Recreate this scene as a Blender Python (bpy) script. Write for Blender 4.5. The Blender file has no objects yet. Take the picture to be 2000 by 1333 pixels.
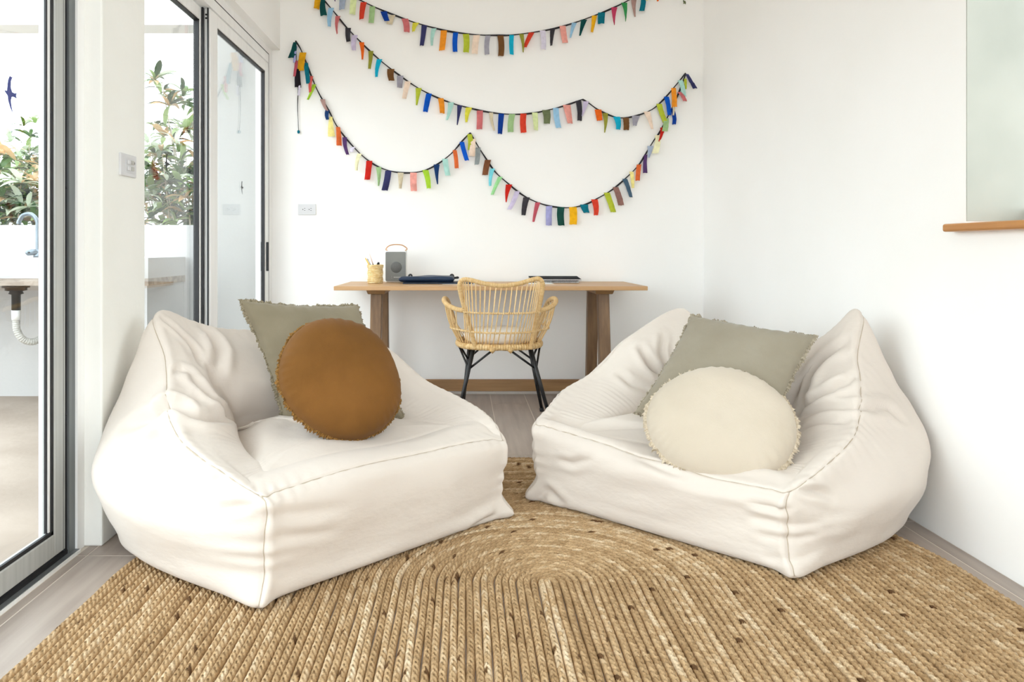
import bpy, bmesh, math, random
import numpy as np
from mathutils import Vector, Matrix

# ------------------------------------------------------------------ camera, world, exposure
scene = bpy.context.scene
F = 1440.0            # focal length in pixels of a 2000 px wide frame
EYE = 0.97            # camera height
cam_d = bpy.data.cameras.new('camera')
cam = bpy.data.objects.new('camera', cam_d)
scene.collection.objects.link(cam)
cam.location = (0, 0, EYE)
cam.rotation_euler = (math.pi / 2, 0, 0)
cam_d.sensor_width = 36.0
cam_d.lens = F / 2000.0 * 36.0
cam_d.shift_x = 95 / 2000.0
cam_d.shift_y = -178.5 / 2000.0
cam_d.clip_start = 0.02
scene.camera = cam

world = bpy.data.worlds.new('sky')
scene.world = world
world.use_nodes = True
bg = world.node_tree.nodes['Background']
bg.inputs['Color'].default_value = (0.87, 0.95, 1.0, 1)
bg.inputs['Strength'].default_value = 3.6

vs = scene.view_settings
vs.view_transform = 'Standard'
vs.look = 'None'
vs.gamma = 1.0
vs.use_curve_mapping = False
vs.exposure = 0.52
scene.cycles.max_bounces = 10
scene.cycles.diffuse_bounces = 7
scene.cycles.transparent_max_bounces = 16
scene.cycles.sample_clamp_indirect = 8.0

col = scene.collection
RNG = random.Random(7)
NR = np.random.RandomState(11)

# ------------------------------------------------------------------ helpers
def lin(c):
    if isinstance(c, str):
        c = tuple(int(c[i:i + 2], 16) / 255 for i in (0, 2, 4))
    return tuple((x / 12.92 if x <= 0.04045 else ((x + 0.055) / 1.055) ** 2.4) for x in c)

def new_mat(name):
    m = bpy.data.materials.new(name)
    m.use_nodes = True
    nt = m.node_tree
    b = nt.nodes['Principled BSDF']
    return m, nt, b

def pm(name, c1, c2=None, rough=0.6, vscale=6.0, vstretch=(1, 1, 1), lo=0.35, hi=0.65, bump=0.0,
       bscale=60.0, bstretch=(1, 1, 1), metallic=0.0, detail=3.0, rand=0.0, sheen=0.0, spec=0.5, bdist=0.01,
       coords='Object', bump2=0.0, b2scale=8.0, b2dist=0.02, b2stretch=(1, 1, 1), trans=0.0):
    m, nt, b = new_mat(name)
    N, L = nt.nodes, nt.links
    c1 = lin(c1)
    b.inputs['Roughness'].default_value = rough
    b.inputs['Metallic'].default_value = metallic
    b.inputs['Specular IOR Level'].default_value = spec
    if sheen:
        b.inputs['Sheen Weight'].default_value = sheen
        b.inputs['Sheen Roughness'].default_value = 0.5
    tc = N.new('ShaderNodeTexCoord')
    src = tc.outputs[coords]
    if rand:
        oi = N.new('ShaderNodeObjectInfo')
        mul = N.new('ShaderNodeVectorMath'); mul.operation = 'SCALE'
        comb = N.new('ShaderNodeCombineXYZ')
        L.new(oi.outputs['Random'], comb.inputs[0]); L.new(oi.outputs['Random'], comb.inputs[1])
        mul.inputs['Scale'].default_value = 37.0
        L.new(comb.outputs[0], mul.inputs[0])
        add = N.new('ShaderNodeVectorMath'); add.operation = 'ADD'
        L.new(src, add.inputs[0]); L.new(mul.outputs[0], add.inputs[1])
        src = add.outputs[0]
    out = None
    if c2 is not None:
        c2 = lin(c2)
        mp = N.new('ShaderNodeMapping'); mp.inputs['Scale'].default_value = vstretch
        L.new(src, mp.inputs[0])
        nz = N.new('ShaderNodeTexNoise'); nz.inputs['Scale'].default_value = vscale
        nz.inputs['Detail'].default_value = detail
        L.new(mp.outputs[0], nz.inputs['Vector'])
        rp = N.new('ShaderNodeValToRGB')
        rp.color_ramp.elements[0].position = lo; rp.color_ramp.elements[0].color = (*c1, 1)
        rp.color_ramp.elements[1].position = hi; rp.color_ramp.elements[1].color = (*c2, 1)
        L.new(nz.outputs['Fac'], rp.inputs[0])
        out = rp.outputs[0]
    if rand:
        hsv = N.new('ShaderNodeHueSaturation')
        mr = N.new('ShaderNodeMapRange')
        mr.inputs['To Min'].default_value = 1 - rand; mr.inputs['To Max'].default_value = 1 + rand
        L.new(oi.outputs['Random'], mr.inputs['Value'])
        L.new(mr.outputs[0], hsv.inputs['Value'])
        if out is not None: L.new(out, hsv.inputs['Color'])
        else: hsv.inputs['Color'].default_value = (*c1, 1)
        out = hsv.outputs[0]
    if out is not None: L.new(out, b.inputs['Base Color'])
    else: b.inputs['Base Color'].default_value = (*c1, 1)
    prev = None
    for st, sc_, di, stx in ((bump2, b2scale, b2dist, b2stretch), (bump, bscale, bdist, bstretch)):
        if st:
            mp = N.new('ShaderNodeMapping'); mp.inputs['Scale'].default_value = stx
            L.new(src, mp.inputs[0])
            nz = N.new('ShaderNodeTexNoise'); nz.inputs['Scale'].default_value = sc_
            nz.inputs['Detail'].default_value = 4.0
            L.new(mp.outputs[0], nz.inputs['Vector'])
            bp = N.new('ShaderNodeBump'); bp.inputs['Strength'].default_value = st
            bp.inputs['Distance'].default_value = di
            L.new(nz.outputs['Fac'], bp.inputs['Height'])
            if prev: L.new(prev, bp.inputs['Normal'])
            prev = bp.outputs[0]
    if prev: L.new(prev, b.inputs['Normal'])
    if trans:
        tr = N.new('ShaderNodeBsdfTranslucent')
        if out is not None: L.new(out, tr.inputs['Color'])
        else: tr.inputs['Color'].default_value = (*c1, 1)
        mx = N.new('ShaderNodeMixShader'); mx.inputs[0].default_value = trans
        L.new(b.outputs[0], mx.inputs[1]); L.new(tr.outputs[0], mx.inputs[2])
        L.new(mx.outputs[0], N['Material Output'].inputs['Surface'])
    return m

def mesh_obj(name, verts, faces, mat, parent=None, smooth=True, uvs=None):
    me = bpy.data.meshes.new(name)
    me.from_pydata([tuple(map(float, v)) for v in verts] if not isinstance(verts, np.ndarray) else verts.tolist(), [],
                   faces.tolist() if isinstance(faces, np.ndarray) else faces)
    if uvs is not None:
        uvl = me.uv_layers.new(name='UVMap')
        idx = np.empty(len(me.loops), dtype=np.int32)
        me.loops.foreach_get('vertex_index', idx)
        uvl.data.foreach_set('uv', np.asarray(uvs, dtype=np.float32)[idx].ravel())
    if smooth and len(me.polygons):
        me.polygons.foreach_set('use_smooth', [True] * len(me.polygons))
    if mat: me.materials.append(mat)
    me.update()
    o = bpy.data.objects.new(name, me)
    col.objects.link(o)
    if parent: attach(o, parent)
    return o

def attach(o, parent):
    """parent while mesh coordinates stay world coordinates"""
    o.parent = parent
    o.matrix_parent_inverse = Matrix.Translation(-world_loc(parent))

def world_loc(o):
    v = Vector(o.location)
    while o.parent:
        v = Vector(o.location) if False else v
        o = o.parent
    return v

def thing(name, label, cat, loc=(0, 0, 0), group=None):
    o = bpy.data.objects.new(name, None)
    col.objects.link(o)
    o.location = loc
    o.empty_display_size = 0.05
    return tag(o, label, cat, group)

def tag(o, label, cat, group=None):
    o['label'] = label; o['category'] = cat
    if group: o['group'] = group
    return o

def structure(o, label=None):
    o['kind'] = 'structure'
    if label: o['label'] = label
    return o

def box_geo(x0, x1, y0, y1, z0, z1):
    v = [(x0, y0, z0), (x1, y0, z0), (x1, y1, z0), (x0, y1, z0), (x0, y0, z1), (x1, y0, z1), (x1, y1, z1), (x0, y1, z1)]
    f = [(0, 3, 2, 1), (4, 5, 6, 7), (0, 1, 5, 4), (1, 2, 6, 5), (2, 3, 7, 6), (3, 0, 4, 7)]
    return v, f

def bevel_me(o, w, seg=2):
    bm = bmesh.new(); bm.from_mesh(o.data)
    bmesh.ops.bevel(bm, geom=list(bm.edges), offset=w, segments=seg, affect='EDGES', profile=0.5)
    bm.to_mesh(o.data); bm.free()
    return o

def box(name, x0, x1, y0, y1, z0, z1, mat, parent=None, bevel=0.0, seg=2):
    v, f = box_geo(min(x0, x1), max(x0, x1), min(y0, y1), max(y0, y1), min(z0, z1), max(z0, z1))
    o = mesh_obj(name, v, f, mat, parent, smooth=False)
    if bevel: bevel_me(o, bevel, seg)
    return o

def boxes(name, lst, mat, parent=None):
    V, Fc = [], []
    for b in lst:
        v, f = box_geo(*b); n = len(V)
        V += v; Fc += [tuple(i + n for i in q) for q in f]
    return mesh_obj(name, V, Fc, mat, parent, smooth=False)

def catmull(P, n, closed=False):
    P = np.asarray(P, float)
    m = len(P)
    out = []
    rng = range(m if closed else m - 1)
    for i in rng:
        if closed:
            p0, p1, p2, p3 = P[(i - 1) % m], P[i], P[(i + 1) % m], P[(i + 2) % m]
        else:
            p1, p2 = P[i], P[i + 1]
            p0 = P[i - 1] if i > 0 else 2 * p1 - p2
            p3 = P[i + 2] if i + 2 < m else 2 * p2 - p1
        for k in range(n):
            t = k / n
            out.append(0.5 * (2 * p1 + (p2 - p0) * t + (2 * p0 - 5 * p1 + 4 * p2 - p3) * t * t + (3 * p1 - p0 - 3 * p2 + p3) * t ** 3))
    if not closed: out.append(P[-1])
    return np.array(out)

def tube_geo(path, r, sides=8, closed=False, caps=True, flat=1.0):
    P = np.asarray(path, float); n = len(P)
    R = np.full(n, r) if np.isscalar(r) else np.asarray(r, float)
    if closed: T = np.roll(P, -1, 0) - np.roll(P, 1, 0)
    else: T = np.gradient(P, axis=0)
    T /= np.linalg.norm(T, axis=1)[:, None] + 1e-12
    up = np.array([0, 0, 1.0]) if abs(T[0][2]) < 0.9 else np.array([0, 1.0, 0])
    A = np.cross(T[0], up); A /= np.linalg.norm(A)
    V = []; UV = []; s = 0.0
    for i in range(n):
        A = A - T[i] * np.dot(A, T[i]); A /= np.linalg.norm(A) + 1e-12
        B = np.cross(T[i], A)
        if i: s += np.linalg.norm(P[i] - P[i - 1])
        for k in range(sides):
            a = 2 * math.pi * k / sides
            V.append(P[i] + R[i] * (math.cos(a) * A + flat * math.sin(a) * B)); UV.append((s, k / sides))
    Fc = []
    for i in range(n if closed else n - 1):
        j = (i + 1) % n
        for k in range(sides):
            k2 = (k + 1) % sides
            Fc.append((i * sides + k, i * sides + k2, j * sides + k2, j * sides + k))
    if caps and not closed:
        Fc.append(tuple(range(sides - 1, -1, -1)))
        Fc.append(tuple((n - 1) * sides + k for k in range(sides)))
    return V, Fc, UV

def tube(name, path, r, mat, parent=None, sides=8, closed=False, flat=1.0):
    V, Fc, UV = tube_geo(path, r, sides, closed, flat=flat)
    return mesh_obj(name, V, Fc, mat, parent, uvs=UV)

def lathe(name, prof, c, mat, parent=None, seg=32, axis='Z'):
    V, Fc = [], []
    n = len(prof)
    for k in range(seg):
        a = 2 * math.pi * k / seg
        for r, z in prof:
            if axis == 'Z': V.append((c[0] + r * math.cos(a), c[1] + r * math.sin(a), c[2] + z))
            else: V.append((c[0] + r * math.cos(a), c[1] + z, c[2] + r * math.sin(a)))
    for k in range(seg):
        k2 = (k + 1) % seg
        for i in range(n - 1):
            Fc.append((k * n + i, k2 * n + i, k2 * n + i + 1, k * n + i + 1))
    return mesh_obj(name, V, Fc, mat, parent)

def loc_at(u, v, Y):
    """a point seen at survey bearing (u, v) standing Y metres in front of the camera"""
    return np.array([(u - 905) * Y / F, Y, EYE - (v - 488) * Y / F])

# ------------------------------------------------------------------ materials
M = {}
M['wall'] = pm('white_plaster', 'f6f5f2', 'f9f8f6', rough=0.85, vscale=1.2, bump=0.12, bscale=40, bdist=0.004, spec=0.2)
M['pillar'] = pm('cream_plaster', 'eeeee9', 'f3f3ef', rough=0.8, vscale=2, bump=0.25, bscale=22, bdist=0.006, spec=0.25)
M['reveal'] = pm('shaded_reveal_plaster', 'a7aaa1', 'b2b4ab', rough=0.7, vscale=3, bump=0.35, bscale=9, bdist=0.006, bstretch=(1, 1, 0.4), spec=0.3)  # shade of the window reveal is put into this darker plaster colour
M['ceiling'] = pm('ceiling_white', 'f7f7f6', rough=0.9, spec=0.1)
M['grout'] = pm('floor_grout', 'd6cdc2', rough=0.9)
M['plank'] = pm('grey_wood_tile', '9d9086', 'b3a69b', rough=0.42, vscale=3.2, vstretch=(9, 0.7, 1), lo=0.3, hi=0.72, detail=6,
                bump=0.06, bscale=30, bstretch=(6, 0.5, 1), bdist=0.002, rand=0.07, spec=0.4)
M['alu'] = pm('brushed_aluminium', 'b4b7b5', 'c0c2c0', rough=0.4, metallic=0.25, vscale=60, vstretch=(1, 1, 0.02))
M['alu_white'] = pm('white_aluminium', 'f0f0ef', 'f5f5f4', rough=0.4, vscale=30, vstretch=(1, 1, 0.05))
M['alu_dark'] = pm('dark_grey_aluminium', '74787a', '808486', rough=0.45, metallic=0.5, vscale=40, vstretch=(1, 1, 0.05))
M['rubber'] = pm('black_rubber', '16161a', '1d1d21', rough=0.5, vscale=20)
M['outer_white'] = pm('white_exterior_paint', 'b6b5b4', 'bebdbc', rough=0.9, vscale=1.5, bump=0.15, bscale=30, spec=0.15)
M['outer_floor'] = pm('raw_concrete_floor', 'a3968a', '8b7e72', rough=0.9, vscale=2.2, detail=8, lo=0.3, hi=0.75, bump=0.3, bscale=18, spec=0.2)
M['outer_stain'] = M['outer_floor']
M['fascia'] = pm('white_fascia_paint', 'e6e6e5', 'ececeb', rough=0.9, vscale=2)
M['outer_shade'] = pm('shaded_exterior_render', 'a4a4a2', 'ababa9', rough=0.9, vscale=1.5, bump=0.15, bscale=30, spec=0.15)  # grey stands in for the shade on the outer end wall
M['concrete'] = pm('pale_concrete', 'dcd6cd', 'e6e1da', rough=0.85, vscale=5, detail=6)
M['rough_concrete'] = pm('rough_concrete_lip', '80746a', 'a89c90', rough=0.9, vscale=30, vstretch=(0.3, 1, 1), detail=6, bump=0.5, bscale=40)
M['chrome'] = pm('chrome', '6d7880', '7c8790', rough=0.25, metallic=0.8, vscale=10)
M['black_plastic'] = pm('black_plastic', '141416', '1c1c1f', rough=0.4, vscale=10)
M['grey_plastic'] = pm('grey_plastic', 'b7b6b0', 'c2c1bb', rough=0.5, vscale=10)
M['white_plastic'] = pm('white_plastic', 'eeeeec', 'f4f4f2', rough=0.35, vscale=10)
M['slot_grey'] = pm('dark_groove', '3a3b3d', rough=0.6)  # dark grey line along each stile
M['plate'] = pm('wall_plate_plastic', 'cfcfd1', 'd6d6d8', rough=0.35, vscale=10)
M['slot'] = pm('socket_slot', '1f1d1d', rough=0.6)
M['oak'] = pm('oak_wood', '84623f', 'a07b52', rough=0.5, vscale=7, vstretch=(0.35, 5, 5), detail=7, lo=0.3, hi=0.7, bump=0.1, bscale=30, bstretch=(0.3, 6, 6), bdist=0.002)
M['oak_top'] = pm('oak_wood_top', 'b68d5c', 'c9a074', rough=0.42, vscale=6, vstretch=(0.35, 6, 6), detail=7, lo=0.3, hi=0.7, bump=0.06, bscale=30, bstretch=(0.3, 6, 6), bdist=0.002)
M['oak_leg'] = pm('oak_wood_leg', '6b5038', '886a4b', rough=0.5, vscale=7, vstretch=(6, 6, 0.4), detail=7, lo=0.3, hi=0.7, bump=0.1, bscale=30, bstretch=(6, 6, 0.3), bdist=0.002)
M['sill'] = pm('varnished_teak', 'a8713a', 'c58c4f', rough=0.3, vscale=6, vstretch=(6, 0.4, 6), detail=7, lo=0.3, hi=0.7)
M['rattan'] = pm('natural_rattan', 'dcb67c', 'eccf9c', rough=0.42, vscale=25, vstretch=(1, 1, 0.2), lo=0.3, hi=0.7, rand=0.08)
M['black_steel'] = pm('black_powder_steel', '0b0b0d', '111114', rough=0.38, vscale=10)
M['cushion'] = pm('white_seat_cushion', 'efe8de', 'f5f0e8', rough=0.9, vscale=20, bump=0.2, bscale=300, bdist=0.001)
M['bag'] = pm('natural_cotton_canvas', 'd3c9bf', 'dad1c7', rough=0.85, vscale=2.5, detail=3, lo=0.35, hi=0.7, sheen=0.15, spec=0.2,
              bump=0.18, bscale=420, bdist=0.0012, bump2=0.28, b2scale=7, b2dist=0.02, b2stretch=(1, 1, 2.2))
M['thread'] = pm('seam_thread', 'b3a592', 'bbae9c', rough=0.9, vscale=60)

def linen(name, c1, c2, s=0.5, sheen=0.2):
    return pm(name, c1, c2, rough=0.9, vscale=5, detail=6, lo=0.25, hi=0.75, sheen=sheen, spec=0.15,
              bump=0.35, bscale=380, bdist=0.0015, bump2=s, b2scale=14, b2dist=0.012, b2stretch=(1, 1, 0.6))
M['linen_olive'] = linen('olive_grey_linen', '7c735e', '8f8570')
M['linen_taupe'] = linen('taupe_linen', '8a816f', '98907f')
M['linen_rust'] = linen('rust_suede_linen', '66441c', '7e5528', 0.3, 0.05)
M['linen_cream'] = linen('cream_linen', 'c0b4a1', 'cbbfae', 0.3)
M['fringe_olive'] = pm('olive_fringe', '756b55', '9a8f78', rough=0.95, vscale=120)
M['fringe_taupe'] = pm('taupe_fringe', '7f7563', 'aea491', rough=0.95, vscale=120)
M['fringe_rust'] = pm('rust_fringe', '6d4a17', '9a7034', rough=0.95, vscale=120)
M['fringe_cream'] = pm('cream_fringe', 'bdae96', 'd9cdb9', rough=0.95, vscale=120)
M['string'] = pm('black_ribbon', '1c1a1f', '26232a', rough=0.8, vscale=30)

# thin window glass: clear, mirror-like at grazing angles
m, nt, b = new_mat('window_glass')
nt.nodes.remove(b)
lw = nt.nodes.new('ShaderNodeLayerWeight'); lw.inputs['Blend'].default_value = 0.5
pw = nt.nodes.new('ShaderNodeMath'); pw.operation = 'POWER'; pw.inputs[1].default_value = 4.6
nt.links.new(lw.outputs['Facing'], pw.inputs[0])
fr = nt.nodes.new('ShaderNodeMath'); fr.operation = 'MULTIPLY_ADD'; fr.inputs[1].default_value = 0.95; fr.inputs[2].default_value = 0.04
nt.links.new(pw.outputs[0], fr.inputs[0])
tr = nt.nodes.new('ShaderNodeBsdfTransparent'); tr.inputs['Color'].default_value = (0.97, 0.98, 0.975, 1)
gl = nt.nodes.new('ShaderNodeBsdfGlossy'); gl.inputs['Roughness'].default_value = 0.0
mx = nt.nodes.new('ShaderNodeMixShader')
nt.links.new(fr.outputs[0], mx.inputs[0]); nt.links.new(tr.outputs[0], mx.inputs[1]); nt.links.new(gl.outputs[0], mx.inputs[2])
nt.links.new(mx.outputs[0], nt.nodes['Material Output'].inputs['Surface'])
M['glass'] = m

# rug: every stitch carries its own straw tone
m, nt, b = new_mat('braided_jute')
N, L = nt.nodes, nt.links
at = N.new('ShaderNodeAttribute'); at.attribute_name = 'tone'
rp = N.new('ShaderNodeValToRGB')
els = rp.color_ramp.elements
els[0].position = 0.0; els[0].color = (*lin('4f3620'), 1)
els[1].position = 1.0; els[1].color = (*lin('ddc9aa'), 1)
e = els.new(0.06); e.color = (*lin('77583a'), 1)
e = els.new(0.13); e.color = (*lin('9d7f5a'), 1)
e = els.new(0.6); e.color = (*lin('bd9f78'), 1)
L.new(at.outputs['Fac'], rp.inputs[0])
tc = N.new('ShaderNodeTexCoord')
nz = N.new('ShaderNodeTexNoise'); nz.inputs['Scale'].default_value = 230; nz.inputs['Detail'].default_value = 4
L.new(tc.outputs['Object'], nz.inputs['Vector'])
mr = N.new('ShaderNodeMapRange'); mr.inputs['From Min'].default_value = 0.3; mr.inputs['From Max'].default_value = 0.7
mr.inputs['To Min'].default_value = 0.75; mr.inputs['To Max'].default_value = 1.18
L.new(nz.outputs['Fac'], mr.inputs['Value'])
hs = N.new('ShaderNodeHueSaturation'); L.new(rp.outputs[0], hs.inputs['Color']); L.new(mr.outputs[0], hs.inputs['Value'])
L.new(hs.outputs[0], b.inputs['Base Color'])
b.inputs['Roughness'].default_value = 0.85; b.inputs['Specular IOR Level'].default_value = 0.2
bp = N.new('ShaderNodeBump'); bp.inputs['Strength'].default_value = 0.5; bp.inputs['Distance'].default_value = 0.002
L.new(nz.outputs['Fac'], bp.inputs['Height']); L.new(bp.outputs[0], b.inputs['Normal'])
M['jute'] = m

# rattan wrapped with cane: ring relief along the tube
def wrapped(name, c1, c2, pitch, strength):
    m, nt, b = new_mat(name)
    N, L = nt.nodes, nt.links
    uv = N.new('ShaderNodeUVMap')
    mp = N.new('ShaderNodeMapping'); mp.inputs['Scale'].default_value = (1 / pitch, 1.0, 1)
    L.new(uv.outputs[0], mp.inputs[0])
    wv = N.new('ShaderNodeTexWave'); wv.inputs['Scale'].default_value = 0.314; wv.inputs['Distortion'].default_value = 0.6
    wv.bands_direction = 'X'
    L.new(mp.outputs[0], wv.inputs['Vector'])
    nz = N.new('ShaderNodeTexNoise'); nz.inputs['Scale'].default_value = 0.8; nz.inputs['Detail'].default_value = 3
    L.new(mp.outputs[0], nz.inputs['Vector'])
    rp = N.new('ShaderNodeValToRGB')
    rp.color_ramp.elements[0].position = 0.3; rp.color_ramp.elements[0].color = (*lin(c1), 1)
    rp.color_ramp.elements[1].position = 0.7; rp.color_ramp.elements[1].color = (*lin(c2), 1)
    L.new(nz.outputs['Fac'], rp.inputs[0]); L.new(rp.outputs[0], b.inputs['Base Color'])
    bp = N.new('ShaderNodeBump'); bp.inputs['Strength'].default_value = strength; bp.inputs['Distance'].default_value = 0.004
    L.new(wv.outputs['Fac'], bp.inputs['Height']); L.new(bp.outputs[0], b.inputs['Normal'])
    b.inputs['Roughness'].default_value = 0.45
    return m
M['wrap'] = wrapped('cane_wrapped_rattan', 'd2a668', 'e8c994', 0.006, 0.6)
M['wrap_rim'] = wrapped('cane_wrapped_rim', 'cfa262', 'ebcd98', 0.014, 1.0)

# ------------------------------------------------------------------ room shell
BW = 4.95; LW = -1.29; RW = 1.61; HEAD = -1.23; CEIL = 3.3; REAR = -3.2
PX = -1.18     # pillar's room face

# floor: slab (grout bed) + tiles
floor = structure(box('floor', -1.33, RW + 0.02, REAR, BW + 0.02, -0.08, -0.001, M['grout']))
PWD, PL = 0.2285, 1.16
cache = {}
x_joint = 0.178   # a long joint passes at this X
i0 = math.floor((-1.24 - x_joint) / PWD)
xi = i0
while x_joint + xi * PWD < RW:
    xa = max(x_joint + xi * PWD, -1.226); xb = min(x_joint + (xi + 1) * PWD, RW)
    off = [0.0, 0.62, 0.31, 0.87][xi % 4]
    y = REAR - off
    # joints measured between the bean bags / at the pillar
    if xi == 0: off_y = 3.48
    elif xi in (i0, i0 + 1): off_y = 2.335
    else: off_y = 3.48 + off
    y = off_y - math.ceil((off_y - REAR) / PL) * PL
    while y < BW:
        ya, yb = max(y, REAR), min(y + PL, BW)
        if yb - ya > 0.03:
            key = (round(xb - xa, 3), round(yb - ya, 3))
            if key not in cache:
                w, l = key
                v, f = box_geo(0.0026, w - 0.0026, 0.0026, l - 0.0026, -0.006, 0.0)
                me = bpy.data.meshes.new('plank'); me.from_pydata(v, [], f); me.materials.append(M['plank'])
                cache[key] = me
            o = bpy.data.objects.new('plank', cache[key]); col.objects.link(o)
            o.location = (xa, ya, 0); o.parent = floor
        y += PL
    xi += 1

structure(box('wall_back', -1.29, RW, BW, BW + 0.2, 0, CEIL, M['wall']))
# right wall with the window opening (near the camera) and its reveal
WY0, WY1, WZ0, WZ1 = 0.95, 2.362, 1.052, 2.55
wall_r = structure(boxes('wall_right', [(RW, RW + 0.2, WY1, BW + 0.2, 0, CEIL), (RW, RW + 0.2, REAR, WY0, 0, CEIL),
                              (RW, RW + 0.2, WY0, WY1, 0, WZ0), (RW, RW + 0.2, WY0, WY1, WZ1, CEIL)], M['wall']))
boxes('reveal', [(RW + 0.001, RW + 0.2, WY1 - 0.004, WY1, WZ0 + 0.01, WZ1)], M['reveal'], wall_r)
win = structure(box('window_1', RW + 0.196, RW + 0.202, WY0 + 0.05, WY1 - 0.05, WZ0 + 0.05, WZ1 - 0.05, M['glass']))
boxes('window_frame', [(RW + 0.188, RW + 0.215, WY1 - 0.006, WY1 - 0.004, WZ0, WZ1), (RW + 0.188, RW + 0.215, WY0, WY0 + 0.05, WZ0, WZ1),
                       (RW + 0.188, RW + 0.215, WY0, WY1 - 0.006, WZ0, WZ0 + 0.05), (RW + 0.188, RW + 0.215, WY0, WY1 - 0.006, WZ1 - 0.05, WZ1)], M['alu_white'], win)
# wooden sill board
sill = structure(box('trim_1', RW - 0.045, RW + 0.188, WY0 - 0.05, WY1 + 0.05, WZ0 - 0.024, WZ0 + 0.002, M['sill'], bevel=0.007, seg=3), 'varnished wooden window sill board')
# left wall: header over the sliding doors, pillar between the two door openings
structure(boxes('wall_left', [(-1.40, HEAD, REAR, BW, 2.31, CEIL), (-1.40, HEAD, REAR, -2.6, 0, 2.31)], M['wall']))
pil = box('wall_pillar', -1.39, PX, 2.408, 2.735, 0, CEIL, M['pillar'], bevel=0.006)
structure(pil, 'cream plastered pillar between the two glass doors')
structure(box('ceiling', -1.4, RW + 0.2, REAR, BW + 0.2, CEIL, CEIL + 0.1, M['ceiling']))

def part_boxes(name, lst, mat, parent, bevel=0.0):
    o = boxes(name, lst, mat, parent)
    if bevel: bevel_me(o, bevel, 1)
    return o

# near sliding door (between camera and pillar) --------------------------------
L1 = -1.25
d1 = thing('door_1', 'aluminium framed sliding glass door beside the cream pillar', 'door', (L1, 1.6, 0))
structure(d1)
DX0, DX1 = L1 - 0.04, L1       # panel thickness
SW = 0.06
for k, (ya, yb) in enumerate(((0.80, 2.316), (-0.77, 0.75), (-2.35, -0.82))):
    part_boxes('stile', [(DX0, DX1, yb - SW, yb, 0.03, 2.215)], M['alu'], d1, 0.003)
    part_boxes('stile', [(DX0, DX1, ya, ya + SW, 0.03, 2.215)], M['alu'], d1, 0.003)
    part_boxes('bottom_rail', [(DX0, DX1, ya + SW, yb - SW, 0.03, 0.098)], M['alu'], d1, 0.003)
    part_boxes('top_rail', [(DX0, DX1, ya + SW, yb - SW, 2.15, 2.215)], M['alu'], d1, 0.003)
    g = 0.012
    part_boxes('gasket', [(L1 - 0.012, L1 - 0.004, yb - SW - g, yb - SW + 0.0005, 0.098, 2.15), (L1 - 0.012, L1 - 0.004, ya + SW - 0.0005, ya + SW + g, 0.098, 2.15),
                          (L1 - 0.012, L1 - 0.004, ya + SW, yb - SW, 0.0975, 0.098 + g), (L1 - 0.012, L1 - 0.004, ya + SW, yb - SW, 2.15 - g, 2.1505)], M['rubber'], d1)
    part_boxes('glazing_bead', [(L1 - 0.016, L1 - 0.008, yb - SW - 0.020, yb - SW - g, 0.11, 2.14)], M['alu_white'], d1)
    part_boxes('inner_gasket', [(L1 - 0.018, L1 - 0.012, yb - SW - 0.027, yb - SW - 0.020, 0.11, 2.14)], M['rubber'], d1)
    part_boxes('glass_pane', [(L1 - 0.024, L1 - 0.019, ya + SW - 0.01, yb - SW + 0.01, 0.09, 2.16)], M['glass'], d1)
    part_boxes('stile_groove', [(L1 - 0.0002, L1 + 0.0004, yb - 0.0125, yb - 0.0105, 0.03, 2.215)], M['slot_grey'], d1)
# jamb against the pillar, head and floor track
part_boxes('jamb', [(L1 - 0.06, L1 + 0.004, 2.330, 2.366, 0, 2.31)], M['alu_dark'], d1)
part_boxes('jamb_seal', [(L1 - 0.03, L1 - 0.002, 2.3165, 2.3298, 0.02, 2.24)], M['rubber'], d1)
part_boxes('jamb_trim', [(L1 - 0.06, L1 + 0.012, 2.3662, 2.4075, 0, 2.31)], M['alu_white'], d1)
part_boxes('head_frame', [(L1 - 0.06, L1 + 0.004, -2.6, 2.33, 2.22, 2.31)], M['alu'], d1)
part_boxes('floor_track', [(L1 - 0.06, L1 - 0.0, -2.6, 2.33, 0.0, 0.022)], M['rubber'], d1)
part_boxes('track_edge', [(L1 + 0.0, L1 + 0.018, -2.6, 2.366, -0.004, 0.010)], M['alu_dark'], d1)
part_boxes('track_lip', [(L1 + 0.018, L1 + 0.023, -2.6, 2.366, -0.004, 0.008)], M['alu_white'], d1)
for z in (1.165, 0.45):
    lathe('screw', [(0, -0.001), (0.004, -0.001), (0.004, 0.0005), (0, 0.0005)], (L1 - 0.002, 2.322, z), M['black_plastic'], d1, 10, 'Y')

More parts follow.
